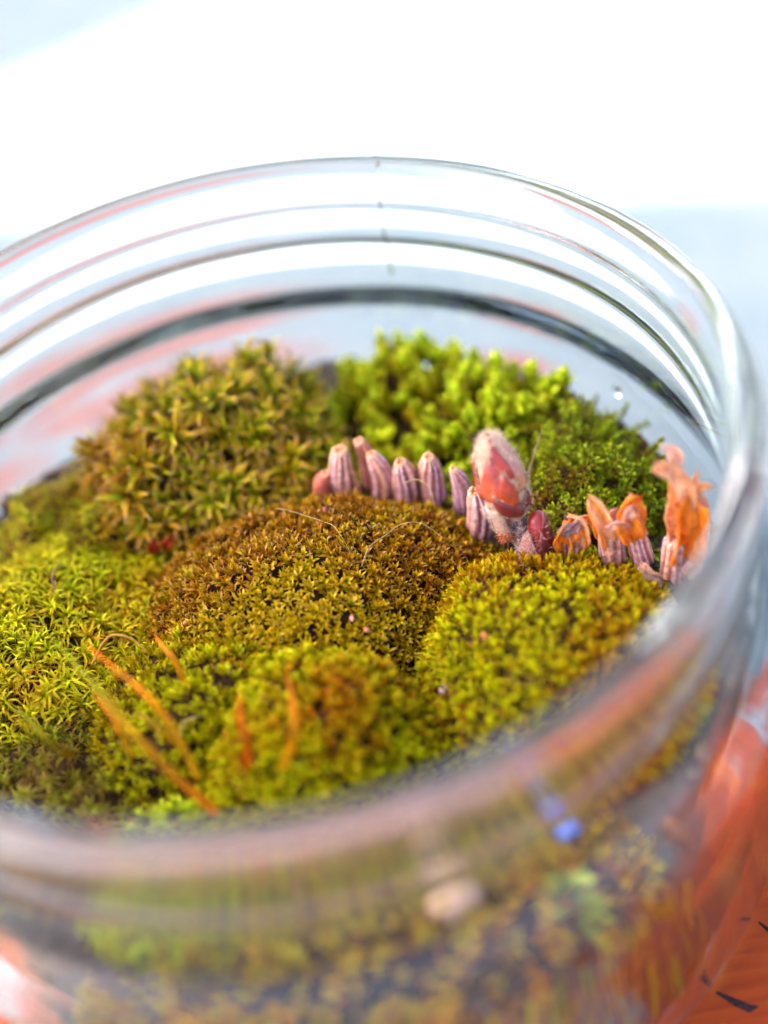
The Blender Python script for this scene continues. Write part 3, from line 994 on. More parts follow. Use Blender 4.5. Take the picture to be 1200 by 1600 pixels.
# --- the large woolly bud
def bud():
    bx, by, bz = 2.09, 0.16, -2.40
    root = empty('flower_bud', (bx, by, bz))
    tag(root, 'large woolly red bud on a dark stalk standing between the cut stems', 'flower bud')
    # axis leans left as it rises; local frame: z along the axis, x right, y away from the camera
    def shift(z):
        return np.array([-0.02 + 0.0 * z - 0.14 * max(0, z - 0.25) ** 1.0, 0.10 * z, z])
    # stalk
    zs = np.linspace(-0.05, 0.78, 14)
    path = [shift(z) + [0.03 * math.sin(z * 6), 0, 0] for z in zs]
    rad = np.interp(zs, [-0.05, 0.25, 0.55, 0.78], [0.085, 0.085, 0.105, 0.14])
    r = np.random.default_rng(5)
    def sc(t, a, rib):
        q = 0.5 + 0.5 * math.sin(9 * a + 20 * t) * math.sin(13 * t + 3 * a)
        return tuple(np.array([0.05, 0.028, 0.034]) * (1 - q) + np.array([0.30, 0.20, 0.22]) * q)
    V, F, C = tube(path, rad, 40, 9, 0.05, True, 0.2, 1.0, sc, 3, 0.03)
    put('stalk', V, F, BARK, root, col=C)
    # body: an egg with the wide part below the middle
    z0, z1 = 0.66, 1.57
    def rad_body(s):
        return 0.208 * np.interp(s, [0, 0.08, 0.2, 0.38, 0.55, 0.72, 0.86, 0.95, 1.0], [0.50, 0.70, 0.90, 1.0, 0.96, 0.82, 0.58, 0.36, 0.10])
    def surf_pt(s, a, off=0.0):
        """a = angle, 0 faces the camera, positive to the right"""
        z = z0 + (z1 - z0) * s
        rr = rad_body(s) + off
        c = shift(z)
        return c + np.array([rr * math.sin(a), -rr * math.cos(a), 0])
    V, F, C = [], [], []
    ns, na = 30, 44
    for i in range(ns):
        s = i / (ns - 1)
        for j in range(na):
            a = 2 * math.pi * j / na - math.pi
            V.append(surf_pt(s, a, 0.006 * math.sin(5 * a + 9 * s)))
            q = 0.5 + 0.5 * math.sin(3 * a + 8 * s) * math.sin(11 * s)
            C.append(np.array([0.48, 0.16, 0.10]) * (1 - q) + np.array([0.62, 0.40, 0.30]) * q)
        if i:
            for j in range(na):
                k = (j + 1) % na
                p, q = (i - 1) * na, i * na
                F.append((p + j, p + k, q + k, q + j))
    put('bud_body', V, F, SCALE, root, col=np.array(C))
    # overlapping scales: (left, right angle at base, base s, tip angle, tip s, lift, colour, belly)
    RED, DRED, ORG, PK = (0.38, 0.030, 0.018), (0.15, 0.012, 0.013), (0.46, 0.044, 0.010), (0.44, 0.058, 0.034)
    scales = [
        (-0.50, 0.85, 0.60, 0.05, 0.995, 0.012, RED, 0.0),
        (-1.25, 0.15, 0.38, -0.35, 0.88, 0.028, PK, 0.1),
        (-0.62, 0.60, 0.34, 0.10, 0.70, 0.046, ORG, 0.05),
        (-0.55, 0.85, 0.20, -0.42, 0.47, 0.062, DRED, 0.15),
        (0.62, 1.35, 0.23, 1.0, 0.42, 0.036, DRED, 0.0),
        (0.50, 1.40, 0.42, 0.85, 0.82, 0.020, (0.46, 0.16, 0.11), 0.0),
        (0.80, 1.30, 0.14, 1.05, 0.24, 0.042, DRED, 0.0),
        (-0.45, -0.08, 0.05, -0.24, 0.20, 0.038, DRED, 0.0),
        (-2.1, -1.1, 0.30, -1.55, 0.80, 0.030, RED, 0.0),
        (1.5, 2.9, 0.35, 2.2, 0.92, 0.030, RED, 0.0),
        (2.6, 4.1, 0.25, 3.3, 0.75, 0.044, ORG, 0.0),
        (1.9, 2.9, 0.10, 2.4, 0.48, 0.055, DRED, 0.0),
        (3.4, 4.4, 0.10, 3.9, 0.45, 0.055, RED, 0.0),
    ]
    rim_pts, rim_n = [], []
    covered = []
    for q, (a0, a1, sb, at_, st, lift, colr, belly) in enumerate(scales):
        V, F, C = [], [], []
        nu, nv = 11, 10
        for i in range(nv):
            t = i / (nv - 1)
            s = sb + (st - sb) * t
            wdt = (1 - t ** 1.7) ** 0.75 if t < 1 else 0
            mid = (a0 + a1) / 2 * (1 - t) + at_ * t
            hw = (a1 - a0) / 2 * wdt * (0.86 + 0.14 * math.sin(t * 3.1))
            for j in range(nu):
                u = -1 + 2 * j / (nu - 1)
                a = mid + u * hw
                off = lift * (1 - 0.75 * abs(u) ** 3) * (1 - 0.5 * t ** 4) + belly * 0.05 * (1 - u * u) * math.sin(t * math.pi)
                off += 0.008 * math.sin(7 * a + 15 * s + q)
                V.append(surf_pt(s, a, off))
                tipc = np.array(colr) * np.array([0.85, 0.8, 1.4]) + np.array([0.02, 0.008, 0.010])
                basec = np.array(colr) * np.array([1.15, 1.45, 0.7])
                cc = (basec * (1 - t) + tipc * t) * (0.85 + 0.3 * vnoise(np.array([[a * 2, s * 8]]), 2.0, q)[0] * 0.5 + 0.15 * (1 - abs(u)))
                edge = np.clip((abs(u) - 0.80) / 0.2, 0, 1)
                cc = cc * (1 - 0.5 * edge) + np.array([0.55, 0.36, 0.28]) * 0.5 * edge
                C.append(cc)
                if (j in (0, nu - 1) or i >= nv - 2) and i > 0:
                    rim_pts.append(surf_pt(s, a, off * 0.8))
                    rim_n.append([math.sin(a), -math.cos(a), 0.1])
        for i in range(nv - 1):
            for j in range(nu - 1):
                p = i * nu + j
                F.append((p, p + 1, p + nu + 1, p + nu))
        o = put('bud_scale', V, F, SCALE, root, col=np.clip(np.array(C), 0, 1))
        md = o.modifiers.new('thickness', 'SOLIDIFY'); md.thickness = 0.012; md.offset = -1
        covered.append((a0, a1, sb, at_, st))
    # wool: on the body wherever no scale covers it, thick along scale margins
    def is_cov(s, a):
        for a0, a1, sb, at_, st in covered:
            if sb < s < st:
                t = (s - sb) / (st - sb)
                mid = (a0 + a1) / 2 * (1 - t) + at_ * t
                hw = (a1 - a0) / 2 * (1 - t ** 1.7) ** 0.75
                for k in (-6.283, 0, 6.283):
                    if abs(a + k - mid) < hw * 0.93:
                        return True
        return False
    P, N = [], []
    while len(P) < 2800:
        s, a = r.random() ** 0.9, r.uniform(-math.pi, math.pi)
        if is_cov(s, a):
            continue
        P.append(surf_pt(s, a, 0.004)); N.append([math.sin(a), -math.cos(a), 0.15])
    hairs(np.array(P), np.array(N), 0.060, 0.0016, (0.78, 0.62, 0.48), 'wool', root, 1, 0.40, 0.66, (-0.2, 0, 1))
    R = np.array(rim_pts); RN = np.array(rim_n)
    ix = r.integers(0, len(R), 1900)
    hairs(R[ix] + r.normal(size=(1900, 3)) * 0.012, RN[ix], 0.045, 0.0016, (0.80, 0.66, 0.52), 'scale_fringe', root, 2, 0.45, 0.40, (-0.2, 0, 1))
    # leaf scar flap at lower left, with a tuft of orange fluff
    V, F, C = [], [], []
    nu, nv = 8, 10
    for i in range(nv):
        t = i / (nv - 1)
        z = 0.50 + 0.36 * t
        for j in range(nu):
            u = j / (nu - 1) * 2 - 1
            a = -1.0 + 0.62 * u * (0.55 + 0.45 * math.sin(math.pi * min(t * 0.8 + 0.15, 1)))
            rr = np.interp(t, [0, 0.3, 0.7, 1], [0.15, 0.185, 0.21, 0.235]) - 0.03 * u * u + 0.01 * math.sin(9 * t + 4 * u)
            c = shift(z)
            V.append(c + np.array([rr * math.sin(a), -rr * math.cos(a), 0]))
            C.append(np.array([0.50, 0.20, 0.12]) * (1 - t) + np.array([0.62, 0.44, 0.36]) * t)
    for i in range(nv - 1):
        for j in range(nu - 1):
            p = i * nu + j
            F.append((p, p + 1, p + nu + 1, p + nu))
    o = put('leaf_scar', V, F, SCALE, root, col=np.array(C))
    md = o.modifiers.new('thickness', 'SOLIDIFY'); md.thickness = 0.03; md.offset = -1
    VV = np.array(V)
    ix = r.integers(0, len(VV), 900)
    hairs(VV[ix] + r.normal(size=(900, 3)) * 0.015, np.tile([-0.7, -0.7, 0], (900, 1)), 0.05, 0.0018, (0.70, 0.52, 0.42), 'wool', root, 3, 0.5, 0.3, (0, 0, 1))
    low = VV[VV[:, 2] < 0.58]
    ix = r.integers(0, len(low), 260)
    hairs(low[ix] + r.normal(size=(260, 3)) * 0.02, np.tile([-0.6, -0.6, -0.3], (260, 1)), 0.07, 0.003, (0.50, 0.12, 0.03), 'orange_fluff', root, 4, 0.5, 0.2, (0, 0, -1))
    P, N = [], []
    for _ in range(1500):
        z, a = r.uniform(0.0, 0.74), r.uniform(-math.pi, math.pi)
        rr = np.interp(z, [-0.05, 0.25, 0.55, 0.78], [0.085, 0.085, 0.105, 0.14])
        P.append(shift(z) + [0.03 * math.sin(z * 6) + rr * math.sin(a), -rr * math.cos(a), 0]); N.append([math.sin(a), -math.cos(a), 0.1])
    hairs(np.array(P), np.array(N), 0.035, 0.0016, (0.42, 0.33, 0.33), 'stalk_hairs', root, 6, 0.6, 0.4, (0, 0, 1))
    return root
bud()

def small_bud():
    b = np.array([2.17, 0.05, -2.22])
    root = empty('flower_bud', b)
    tag(root, 'small dark red bud half wrapped in scales at the foot of the large bud', 'flower bud')
    def ovoid(zc, rz, rx, cx=0.0, colr=(0.4, 0.03, 0.03), nm='bud_core'):
        n = 14
        zs = np.linspace(-1, 1, n)
        path = [(cx + 0.012 * (z + 1), 0.03 * z, zc + rz * z) for z in zs]
        V, F, C = tube(path, np.maximum(rx * np.sqrt(np.maximum(1 - np.abs(zs) ** 2.2, 0)), 0.004), 24, 0, 0, True, 0, 1, lambda t, a, q: np.array(colr) * (0.8 + 0.4 * t), 8, 0.02)
        put(nm, V, F, SCALE, root, col=np.array(C))
    ovoid(0.33, 0.21, 0.088, 0.02, (0.24, 0.013, 0.015))
    path = [(0.0, 0, z) for z in np.linspace(-0.05, 0.25, 6)]
    V, F, C = tube(path, np.array([0.10, 0.105, 0.11, 0.112, 0.105, 0.08]), 20, 0, 0, True, 0, 1, lambda t, a, q: (0.30, 0.05, 0.045), 9, 0.04)
    put('bud_base', V, F, SCALE, root, col=C)
    r = np.random.default_rng(9)
    for k, (a0, wd, zb, zt, colr) in enumerate(((-0.75, 0.95, -0.02, 0.42, (0.46, 0.19, 0.16)), (0.95, 0.85, 0.02, 0.55, (0.16, 0.016, 0.022)), (0.30, 0.80, -0.02, 0.40, (0.20, 0.022, 0.026)), (2.6, 1.0, 0.0, 0.42, (0.3, 0.04, 0.04)), (1.7, 0.6, 0.05, 0.50, (0.2, 0.03, 0.03)))):
        V, F, C = [], [], []
        nu, nv = 9, 9
        for i in range(nv):
            t = i / (nv - 1)
            z = zb + (zt - zb) * t
            for j in range(nu):
                u = -1 + 2 * j / (nu - 1)
                a = a0 + u * wd * (1 - 0.85 * t ** 2)
                rr = np.interp(z, [-0.05, 0.1, 0.3, 0.5], [0.112, 0.125, 0.118, 0.085]) + 0.004 * k + 0.006 * math.sin(6 * a + 20 * z)
                V.append((0.012 * z + rr * math.sin(a), 0.03 * z - rr * math.cos(a), z + 0.02 * r.normal() * (i == nv - 1)))
                C.append(np.array(colr) * (0.8 + 0.4 * r.random()) * (1 - 0.2 * t) + np.array([0.5, 0.3, 0.26]) * 0.5 * max(0, t - 0.85) / 0.15)
        for i in range(nv - 1):
            for j in range(nu - 1):
                p = i * nu + j
                F.append((p, p + 1, p + nu + 1, p + nu))
        o = put('bud_scale', V, F, SCALE, root, col=np.clip(np.array(C), 0, 1))
        md = o.modifiers.new('thickness', 'SOLIDIFY'); md.thickness = 0.01; md.offset = -1
    P, N = [], []
    for _ in range(750):
        a, z = r.normal() * 0.6 - 1.0, r.uniform(0.0, 0.5)
        if r.random() < 0.35:
            a = r.uniform(-3.1, 3.1)
        rr = np.interp(z, [-0.05, 0.1, 0.3, 0.5], [0.115, 0.13, 0.12, 0.09])
        P.append((rr * math.sin(a), -rr * math.cos(a), z)); N.append((math.sin(a), -math.cos(a), 0.2))
    hairs(np.array(P), np.array(N), 0.045, 0.0016, (0.72, 0.55, 0.50), 'wool', root, 7, 0.45, 0.5)
    return root
small_bud().scale = (1.22, 1.22, 1.12)

# --- stems that still carry a withered orange flower
def petal(path, wd, root, colr, seed, curl=0.5, name='dried_petal', ref=(0, -1, 0), ragged=0.25):
    """a crumpled strip of dried petal along a path, cupped across its width"""
    r = np.random.default_rng(seed)
    path = catmull(path, 9)
    n = len(path)
    T = np.gradient(path, axis=0); T /= np.linalg.norm(T, axis=1)[:, None]
    W = np.interp(np.linspace(0, 1, n), np.linspace(0, 1, len(wd)), wd)
    nu = 15
    V, F, C = [], [], []
    ph = r.uniform(0, 6.28, 6)
    tear = r.normal(size=nu)
    for i in range(n):
        X = np.cross(T[i], ref); X /= np.linalg.norm(X)
        Y = np.cross(X, T[i])
        t = i / (n - 1)
        for j in range(nu):
            u = -1 + 2 * j / (nu - 1)
            a = u * curl * 1.6
            q = W[i] / 2 * (1 + ragged * 0.5 * math.sin(9 * t + ph[0]) * abs(u))
            px_ = math.sin(a) / max(math.sin(curl * 1.6), 0.3) * q
            py_ = (math.cos(a) - 1) * q * 1.1
            cr = 0.12 * W[i] * (math.sin(6 * u + 7 * t + ph[1]) * 0.6 + math.sin(11 * t - 4 * u + ph[2]) * 0.5 + math.sin(13 * u + 5 * t + ph[4]) * 0.28 + math.sin(23 * t + 6 * u + ph[5]) * 0.22)
            V.append(path[i] + X * px_ - Y * (py_ + cr) + T[i] * ragged * 0.55 * W.max() * tear[j] * max(0.0, (t - 0.8) / 0.2))
            k = np.clip(0.5 + 0.4 * math.sin(4 * u + 6 * t + ph[3]) + 0.25 * math.sin(15 * u + 3 * t + ph[1]), 0, 1)
            cc = np.array(colr[0]) * (1 - k) + np.array(colr[1]) * k
            vein = max(0.0, math.sin(19 * u + 2 * t + ph[2])) ** 4 * 0.2
            C.append(cc * (1 - vein) + np.array([0.30, 0.07, 0.02]) * vein)
    for i in range(n - 1):
        for j in range(nu - 1):
            p = i * nu + j
            F.append((p, p + 1, p + nu + 1, p + nu))
    o = put(name, V, F, PETAL, root, col=np.clip(np.array(C), 0, 1))
    md = o.modifiers.new('thickness', 'SOLIDIFY'); md.thickness = 0.014; md.offset = 0
    return o

OR1, OR2, OR3, PKP = (0.92, 0.36, 0.045), (0.88, 0.25, 0.015), (0.92, 0.56, 0.34), (0.78, 0.48, 0.44)
def flower_stem(label, base, h, wd, lean, seed):
    root = empty('dried_flower', base)
    tag(root, label, 'dried flower', 'dried orange flowers on cut stems')
    n = 12
    ts = np.linspace(0, 1, n)
    path = [(lean[0] * t, lean[1] * t, h * t) for t in ts]
    sh = np.interp(ts, [0, 0.3, 0.8, 1], [1.0, 1.02, 0.95, 0.9]) * wd / 2
    V, F, C = tube(path, sh, 60, 10, 0.09, True, 0.1, 1.0, stem_col(0.55, seed), seed, 0.02)
    put('stem', V, F, STEM, root, col=C)
    root.scale = (0.90, 0.90, 1.05)
    return root
# first: squat crumpled head, bent to the right
f1 = flower_stem('squat crumpled orange flower head nearest to the small red bud', (2.49, 0.00, -2.20), 0.28, 0.23, (-0.01, 0.0), 201)
petal([(-0.09, -0.06, 0.16), (-0.10, -0.09, 0.30), (-0.06, -0.08, 0.42), (0.02, -0.04, 0.47)], (0.17, 0.21, 0.20, 0.10), f1, (OR1, OR2), 1, 0.7)
petal([(0.05, -0.08, 0.18), (0.06, -0.10, 0.32), (0.04, -0.06, 0.44), (-0.02, 0.0, 0.48)], (0.18, 0.22, 0.20, 0.14), f1, (OR1, OR3), 2, 0.6)
petal([(0.0, 0.06, 0.2), (0.02, 0.08, 0.36), (0.0, 0.05, 0.48)], (0.2, 0.22, 0.12), f1, (OR2, PKP), 3, 0.7)
petal([(-0.13, -0.10, 0.42), (-0.07, -0.12, 0.46), (0.02, -0.10, 0.46), (0.10, -0.06, 0.50)], (0.08, 0.13, 0.14, 0.05), f1, ((0.30, 0.16, 0.17), PKP), 4, 0.5)
petal([(0.07, -0.02, 0.40), (0.14, -0.02, 0.46), (0.20, -0.02, 0.44), (0.24, -0.03, 0.34)], (0.08, 0.10, 0.08, 0.05), f1, (OR3, OR2), 5, 0.5)
# second: flame-shaped petal leaning left
f2 = flower_stem('flame-shaped orange flower leaning left, second from the red bud', (2.83, -0.14, -2.17), 0.36, 0.25, (-0.02, 0.0), 202)
petal([(-0.02, -0.08, 0.28), (-0.06, -0.10, 0.42), (-0.11, -0.08, 0.58), (-0.17, -0.04, 0.74), (-0.20, -0.02, 0.80)], (0.18, 0.20, 0.18, 0.12, 0.03), f2, (OR1, OR3), 11, 0.75)
petal([(0.05, -0.06, 0.28), (0.03, -0.06, 0.42), (0.00, -0.03, 0.55), (0.06, -0.02, 0.60)], (0.16, 0.17, 0.12, 0.05), f2, (PKP, OR3), 12, 0.6)
petal([(-0.04, 0.06, 0.28), (-0.10, 0.06, 0.46), (-0.17, 0.05, 0.64)], (0.2, 0.2, 0.08), f2, (OR2, OR1), 13, 0.7)
# third: taller, bent left at the top
f3 = flower_stem('orange flower with a knobbly hooked top, third from the red bud', (3.09, -0.22, -2.19), 0.38, 0.21, (-0.08, 0.03), 203)
petal([(-0.10, -0.06, 0.34), (-0.14, -0.08, 0.48), (-0.18, -0.07, 0.62), (-0.15, -0.05, 0.76), (-0.06, -0.03, 0.80)], (0.17, 0.20, 0.20, 0.18, 0.08), f3, (OR1, OR2), 21, 0.7)
petal([(-0.05, 0.0, 0.34), (-0.08, 0.02, 0.5), (-0.08, 0.03, 0.66), (-0.10, 0.02, 0.78)], (0.17, 0.2, 0.18, 0.1), f3, (OR1, OR3), 22, 0.7)
petal([(-0.16, -0.08, 0.52), (-0.24, -0.10, 0.58), (-0.31, -0.10, 0.60), (-0.36, -0.08, 0.55)], (0.09, 0.10, 0.09, 0.06), f3, (OR3, PKP), 23, 0.5)
petal([(-0.20, -0.12, 0.66), (-0.17, -0.14, 0.74), (-0.12, -0.12, 0.78)], (0.08, 0.12, 0.06), f3, (PKP, OR3), 24, 0.6)
# fourth: the tall one by the glass
f4 = flower_stem('tallest orange flower with ragged papery petals beside the right glass wall', (3.30, -0.40, -2.24), 0.42, 0.24, (0.03, 0.0), 204)
petal([(0.06, -0.08, 0.24), (0.10, -0.10, 0.45), (0.13, -0.10, 0.68), (0.14, -0.08, 0.90)], (0.26, 0.30, 0.30, 0.24), f4, (OR2, OR1), 31, 0.9)
petal([(0.22, -0.06, 0.18), (0.27, -0.05, 0.45), (0.27, -0.04, 0.72), (0.24, -0.03, 0.92)], (0.10, 0.13, 0.12, 0.10), f4, (OR3, PKP), 32, 0.6)
petal([(0.05, 0.06, 0.34), (0.08, 0.10, 0.65), (0.08, 0.10, 1.0)], (0.2, 0.26, 0.24), f4, (OR1, OR3), 33, 0.7)
petal([(0.10, -0.06, 0.82), (0.10, -0.02, 1.0), (0.04, 0.04, 1.14), (-0.06, 0.06, 1.22), (-0.16, 0.05, 1.26)], (0.20, 0.19, 0.17, 0.15, 0.08), f4, (OR3, (0.74, 0.33, 0.15)), 34, 0.6)
petal([(0.12, -0.02, 0.86), (0.20, -0.02, 0.96), (0.28, -0.02, 1.0), (0.36, -0.03, 0.98)], (0.12, 0.12, 0.09, 0.03), f4, (OR3, OR1), 35, 0.5)
petal([(0.06, -0.06, 0.84), (-0.01, -0.10, 0.94), (-0.07, -0.12, 1.00)], (0.09, 0.08, 0.02), f4, (OR1, OR3), 36, 0.5)
petal([(0.18, 0.0, 0.88), (0.21, 0.02, 1.02), (0.24, 0.03, 1.12)], (0.09, 0.08, 0.02), f4, (OR3, OR1), 37, 0.5)
petal([(0.02, 0.05, 1.12), (0.06, 0.08, 1.24), (0.01, 0.10, 1.36), (-0.06, 0.11, 1.40)], (0.12, 0.12, 0.10, 0.03), f4, (OR3, PKP), 38, 0.5)
petal([(0.10, -0.13, 0.24), (0.17, -0.15, 0.17), (0.24, -0.14, 0.15)], (0.14, 0.16, 0.10), f4, (PKP, OR3), 39, 0.6)
# fallen petal between the third and fourth
fp = empty('fallen_petal', (3.12, -0.42, -2.22))
tag(fp, 'fallen curled orange and pink petal leaning between the two tallest dried flowers', 'petal')
petal([(0.10, 0.0, -0.06), (0.02, -0.02, 0.04), (-0.06, -0.02, 0.13), (-0.10, 0.0, 0.22)], (0.10, 0.12, 0.12, 0.06), fp, (OR3, PKP), 41, 0.6)

# ------------------------------------------------------------------ dry blades, fibres and small litter
def blade(label, pts, wd, c0, c1, seed, name='dry_blade', group='dry blades leaning over the front moss', cat='grass blade'):
    pts = np.array(pts, float)
    path = catmull(pts, 8)
    n = len(path)
    rb = np.random.default_rng(seed)
    tt = np.linspace(0, 1, n)
    path += np.stack([np.sin(tt * 9 + seed), np.cos(tt * 8 + 2 * seed), np.sin(tt * 7 + 3 * seed)], 1) * wd * 0.28
    T = np.gradient(path, axis=0); T /= np.linalg.norm(T, axis=1)[:, None]
    V, F, C = [], [], []
    for i in range(n):
        t = i / (n - 1)
        X = np.cross(T[i], [0.2, -0.75, 0.6]); X /= np.linalg.norm(X)
        Y = np.cross(X, T[i])
        q = wd / 2 * np.interp(t, [0, 0.1, 0.6, 1], [0.8, 1.0, 0.9, 0.12]) * (1 + 0.08 * math.sin(20 * t + seed))
        for u, dz in ((-1, 0.25), (-0.5, 0.05), (0, -0.1), (0.5, 0.05), (1, 0.25)):
            V.append(path[i] + X * u * q + Y * dz * q)
            C.append((np.array(c0) * (1 - t) + np.array(c1) * t) * (1 - 0.35 * (abs(u) == 0.5)) * (1 + 0.25 * math.sin(13 * t + seed + u)))
    for i in range(n - 1):
        for j in range(4):
            p = i * 5 + j
            F.append((p, p + 1, p + 6, p + 5))
    o = put(name, V, F, BLADE, None, col=np.array(C))
    md = o.modifiers.new('thickness', 'SOLIDIFY'); md.thickness = wd * 0.12; md.offset = 0
    return tag(o, label, cat, group)
ORB, GRB, YLB = (0.78, 0.18, 0.002), (0.30, 0.40, 0.003), (0.78, 0.40, 0.003)
BLADES = []
blade('longest orange dry blade running down to the front rim', [(-0.87, -2.18, -1.98), (-1.11, -1.99, -1.6), (-1.36, -1.75, -1.3), (-1.62, -1.39, -1.15), (-1.96, -0.76, -1.15)], 0.068, ORB, GRB, 1)
blade('orange blade running parallel just above the longest one', [(-0.98, -1.87, -1.9), (-1.05, -1.7, -1.55), (-1.19, -1.5, -1.3), (-1.42, -1.23, -1.2), (-1.69, -0.85, -1.25)], 0.056, YLB, ORB, 2)
blade('short olive blade crossing just above the two long orange blades', [(-1.11, -1.44, -2.0), (-1.24, -1.44, -1.75), (-1.41, -1.29, -1.65)], 0.055, YLB, (0.34, 0.22, 0.01), 3)
blade('golden blade bent under the two long orange blades', [(-1.51, -1.52, -1.9), (-1.55, -1.45, -1.55), (-1.69, -1.2, -1.45)], 0.05, YLB, ORB, 8)
blade('slim orange blade rising over the low bright yellow moss patch', [(-1.03, -0.82, -2.05), (-1.12, -0.71, -1.75), (-1.26, -0.37, -1.7)], 0.05, YLB, ORB, 4)
blade('upright rust coloured blade in front of the round lumpy cushion', [(-0.56, -1.94, -1.85), (-0.51, -2.0, -1.45), (-0.49, -1.83, -1.3), (-0.5, -1.5, -1.35)], 0.055, (0.60, 0.10, 0.003), ORB, 5)
blade('bent golden blade bowed to the right on the round lumpy cushion', [(-0.29, -2.02, -1.8), (-0.14, -2.12, -1.4), (-0.07, -2.0, -1.25), (-0.09, -1.71, -1.3), (-0.15, -1.39, -1.4)], 0.06, YLB, ORB, 6)
blade('green tipped blade at far left on the ragged moss', [(-2.07, -1.26, -2.1), (-2.18, -1.32, -1.7), (-2.46, -1.01, -1.6)], 0.055, (0.45, 0.17, 0.006), GRB, 7)

def fibre(label, pts, rad, colr, name='pale_fibre', cat='fibre', group='loose fibres on the moss'):
    path = catmull(pts, 8)
    rd = np.interp(np.linspace(0, 1, len(path)), [0, 0.5, 1], [rad, rad, rad * 0.4])
    V, F, C = tube(path, rd, 6, 0, 0, True, 0, 1, lambda t, a, q: colr, 1)
    o = put(name, V, F, BLADE, None, col=C)
    return tag(o, label, cat, group)
FB = (0.52, 0.38, 0.15)
fibre('pale curved fibre lying across the upper left of the brown cushion', [(-0.11, 0.98, -1.82), (0.02, 0.83, -1.74), (0.18, 0.67, -1.70), (0.32, 0.58, -1.72), (0.43, 0.42, -1.68), (0.53, 0.14, -1.76)], 0.0034, FB)
fibre('pale arched fibre on the right of the brown cushion', [(0.60, -0.02, -1.78), (0.70, 0.12, -1.70), (0.86, 0.20, -1.67), (1.02, 0.29, -1.66), (1.2, 0.27, -1.68), (1.38, 0.13, -1.80)], 0.0034, FB)
fibre('short pale fibre looped at the crest below the stout striped stems', [(1.12, 0.98, -1.82), (1.24, 0.92, -1.74), (1.34, 0.78, -1.74), (1.36, 0.62, -1.84)], 0.0038, FB)
fibre('thin brown twig standing upright right of the large bud', [(2.29, 0.95, -2.35), (2.30, 0.98, -2.05), (2.36, 1.02, -1.85), (2.48, 1.09, -1.58)], 0.010, (0.42, 0.28, 0.22))
fibre('pale curled fibre at the left edge of the lumpy front cushion', [(-0.92, -1.15, -2.02), (-1.08, -1.22, -1.98), (-1.13, -1.40, -2.0), (-1.06, -1.52, -2.02)], 0.010, (0.46, 0.34, 0.12))
fibre('brown hooked fibre on the curly moss', [(-2.25, 0.62, -2.10), (-2.28, 0.78, -1.98), (-2.2, 0.90, -1.92)], 0.012, (0.42, 0.22, 0.14))
fibre('orange arched fibre over the gap beside the curly moss', [(-1.95, -0.18, -2.2), (-1.75, -0.06, -2.02), (-1.55, -0.12, -2.02), (-1.42, -0.25, -2.12)], 0.014, (0.50, 0.26, 0.05))

def lump(name, label, loc, size, colr, cat, seed, rough=0.25, group=None, mat=None, nr=8, nsg=12, sub=True):
    v, t = blob(nr, nsg, seed, rough * 0.35)
    n_ = vnoise(v, 2.5, seed)
    v = v * (1 + rough * 0.35 * n_[:, None]) * np.array(size)
    c = np.clip(np.array(colr)[None] * (1 + 0.15 * n_[:, None]), 0, 1)
    o = link(name, fast_mesh(name, v, t, c, mat or STONE))
    o.location = loc
    o.rotation_euler = (0.3 * seed, 0.2 * seed, seed * 1.3)
    return tag(o, label, cat, group)
lump('pale_pebble', 'large peach coloured pebble seen through the front glass below the rim', (0.84, -3.06, -2.28), (0.25, 0.20, 0.23), (0.46, 0.29, 0.19), 'pebble', 3)
lump('blue_bead', 'small bright blue bead seen through the glass at the lower right', (1.76, -2.62, -2.22), (0.115, 0.115, 0.11), (0.04, 0.24, 0.95), 'bead', 2, 0.03, None, BLUEGLASS, 14, 20)
lump('seed_husk', 'orange seed husk lying on the smooth right cushion', (1.53, -1.02, -1.86), (0.055, 0.03, 0.035), (0.52, 0.16, 0.05), 'seed husk', 5)
lump('pale_grain', 'pale pink grain in the gap between the lumpy front and smooth right cushions', (1.10, -1.16, -2.28), (0.06, 0.045, 0.05), (0.66, 0.46, 0.42), 'grit', 7)
lump('seed_husk', 'tiny pink husk low on the brown middle cushion, left of its neighbour', (0.44, -0.50, -1.90), (0.026, 0.018, 0.03), (0.55, 0.22, 0.16), 'seed husk', 8)
lump('seed_husk', 'tiny pink husk lower right on the brown middle cushion', (0.55, -0.62, -1.95), (0.030, 0.018, 0.026), (0.55, 0.18, 0.12), 'seed husk', 9)
lump('seed_husk', 'rust coloured seed at left end of the brown middle cushion', (-1.02, -0.10, -1.98), (0.022, 0.02, 0.045), (0.52, 0.20, 0.05), 'seed husk', 10)
lump('seed_husk', 'dark red husk high on the brown middle cushion beside the curved fibre', (0.36, 0.72, -1.72), (0.035, 0.025, 0.02), (0.22, 0.035, 0.03), 'seed husk', 11)
lump('bark_chip', 'reddish bark chip by the front rim under the bent golden blade', (-0.30, -2.52, -2.30), (0.09, 0.06, 0.05), (0.40, 0.16, 0.08), 'bark chip', 12)
lump('bark_chip', 'flat grey brown bark chip by the rim right of the lumpy front cushion', (0.72, -2.30, -2.28), (0.20, 0.07, 0.05), (0.16, 0.10, 0.085), 'bark chip', 13)
rl = empty('red_leaf_scrap', (-1.32, 1.28, -2.32))
tag(rl, 'orange red leaf scraps in the dark gap left of the brown cushion', 'leaf scrap')
petal([(-0.07, 0, -0.05), (-0.06, -0.02, 0.06), (-0.04, -0.02, 0.12)], (0.08, 0.13, 0.06), rl, ((0.55, 0.06, 0.015), (0.45, 0.05, 0.012)), 51, 0.5, 'leaf')
petal([(0.02, 0, -0.03), (0.08, -0.03, 0.07), (0.13, -0.02, 0.13)], (0.07, 0.11, 0.05), rl, ((0.55, 0.07, 0.015), (0.50, 0.06, 0.012)), 52, 0.5, 'leaf')
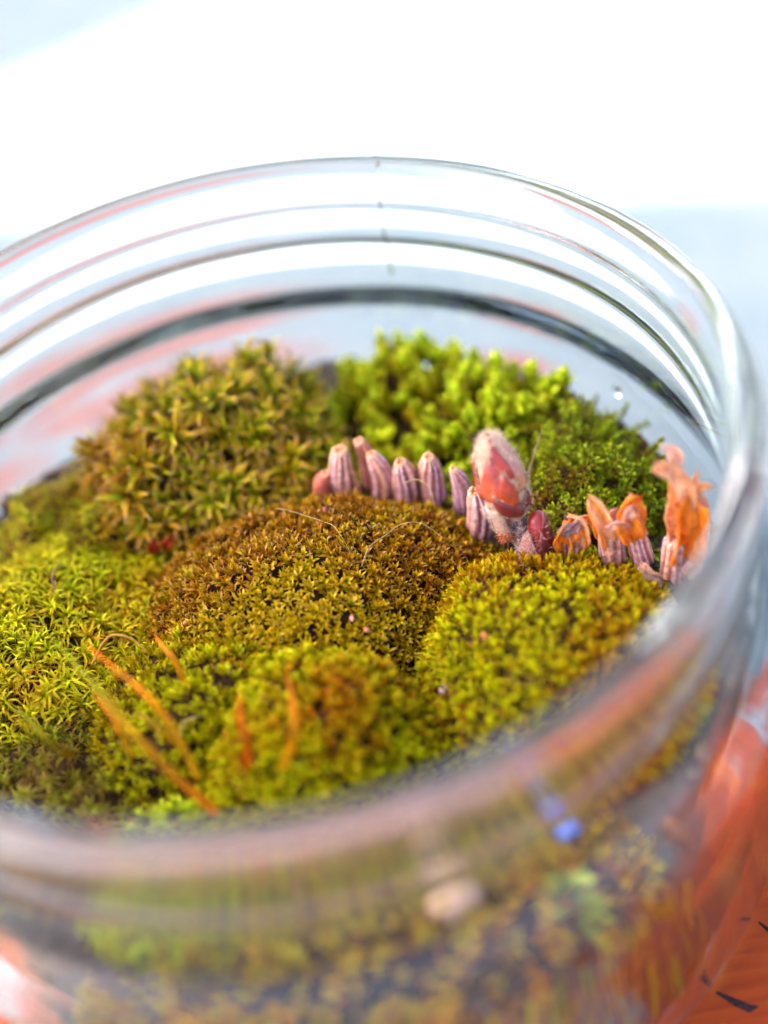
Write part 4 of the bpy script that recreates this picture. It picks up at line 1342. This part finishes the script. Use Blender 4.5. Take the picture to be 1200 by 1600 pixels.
ld = empty('withered_leaf', (1.66, -0.02, -2.32))
tag(ld, 'withered green and brown leaf in the gap left of the large bud foot', 'leaf scrap')
petal([(0.0, 0, -0.08), (-0.02, -0.02, 0.08), (-0.05, 0.0, 0.22)], (0.10, 0.15, 0.03), ld, ((0.12, 0.17, 0.04), (0.34, 0.24, 0.16)), 53, 0.5, 'leaf')
# sprig of fern-like moss pressed to the front glass at the lower right
sp = empty('moss_sprig', (1.62, -3.42, -3.05))
tag(sp, 'branching light green moss sprig pressed against the front glass at the lower right', 'moss sprig')
stem_path = [(0, 0, -0.1), (0.04, 0.0, 0.25), (0.12, 0.06, 0.55), (0.10, 0.16, 0.85)]
pth = catmull(stem_path, 6)
V, F, C = tube(pth, np.interp(np.linspace(0, 1, len(pth)), [0, 1], [0.03, 0.012]), 8, 0, 0, True, 0, 1, lambda t, a, q: (0.30, 0.34, 0.03), 1)
put('stem', V, F, MOSS, sp, col=C)
rr = np.random.default_rng(77)
for i in range(26):
    q = 0.25 + 0.75 * i / 26
    p = pth[min(int(q * len(pth)), len(pth) - 1)]
    v, t, pp = leaf(0.34 * (1.1 - 0.5 * q), 0.10, 35, 5, 4, 0.4, 0.2)
    v = rotz(v, math.pi * (i % 2) + rr.normal() * 0.4)
    c = lerp((0.12, 0.17, 0.01), (0.32, 0.38, 0.03), pp) * rr.uniform(0.8, 1.2)
    o = link('leaf', fast_mesh('leaf', v, t, c, MOSS), sp)
    o.location = p
# water drop on the far right glass
v, t = blob(10, 14, 1, 0.0)
wd = link('water_drop', fast_mesh('water_drop', v * np.array([0.055, 0.03, 0.075]), t, np.ones((len(v), 3)), GLASS))
wd.location = (3.40, 1.98, -2.05)
wd.rotation_euler = (0, 0, -0.9)
tag(wd, 'single clear water drop on the inner glass above the feathery moss', 'water drop')
# splinters in the bare wood beside the jar
crack([(2.92, -3.10), (3.05, -3.22), (3.15, -3.30), (3.22, -3.29)], 0.035).location = (0.02, -0.02, 0)
crack([(3.50, -2.55), (3.58, -2.68), (3.66, -2.78)], 0.022)
crack([(3.95, -1.55), (4.02, -1.66), (4.06, -1.80)], 0.016)
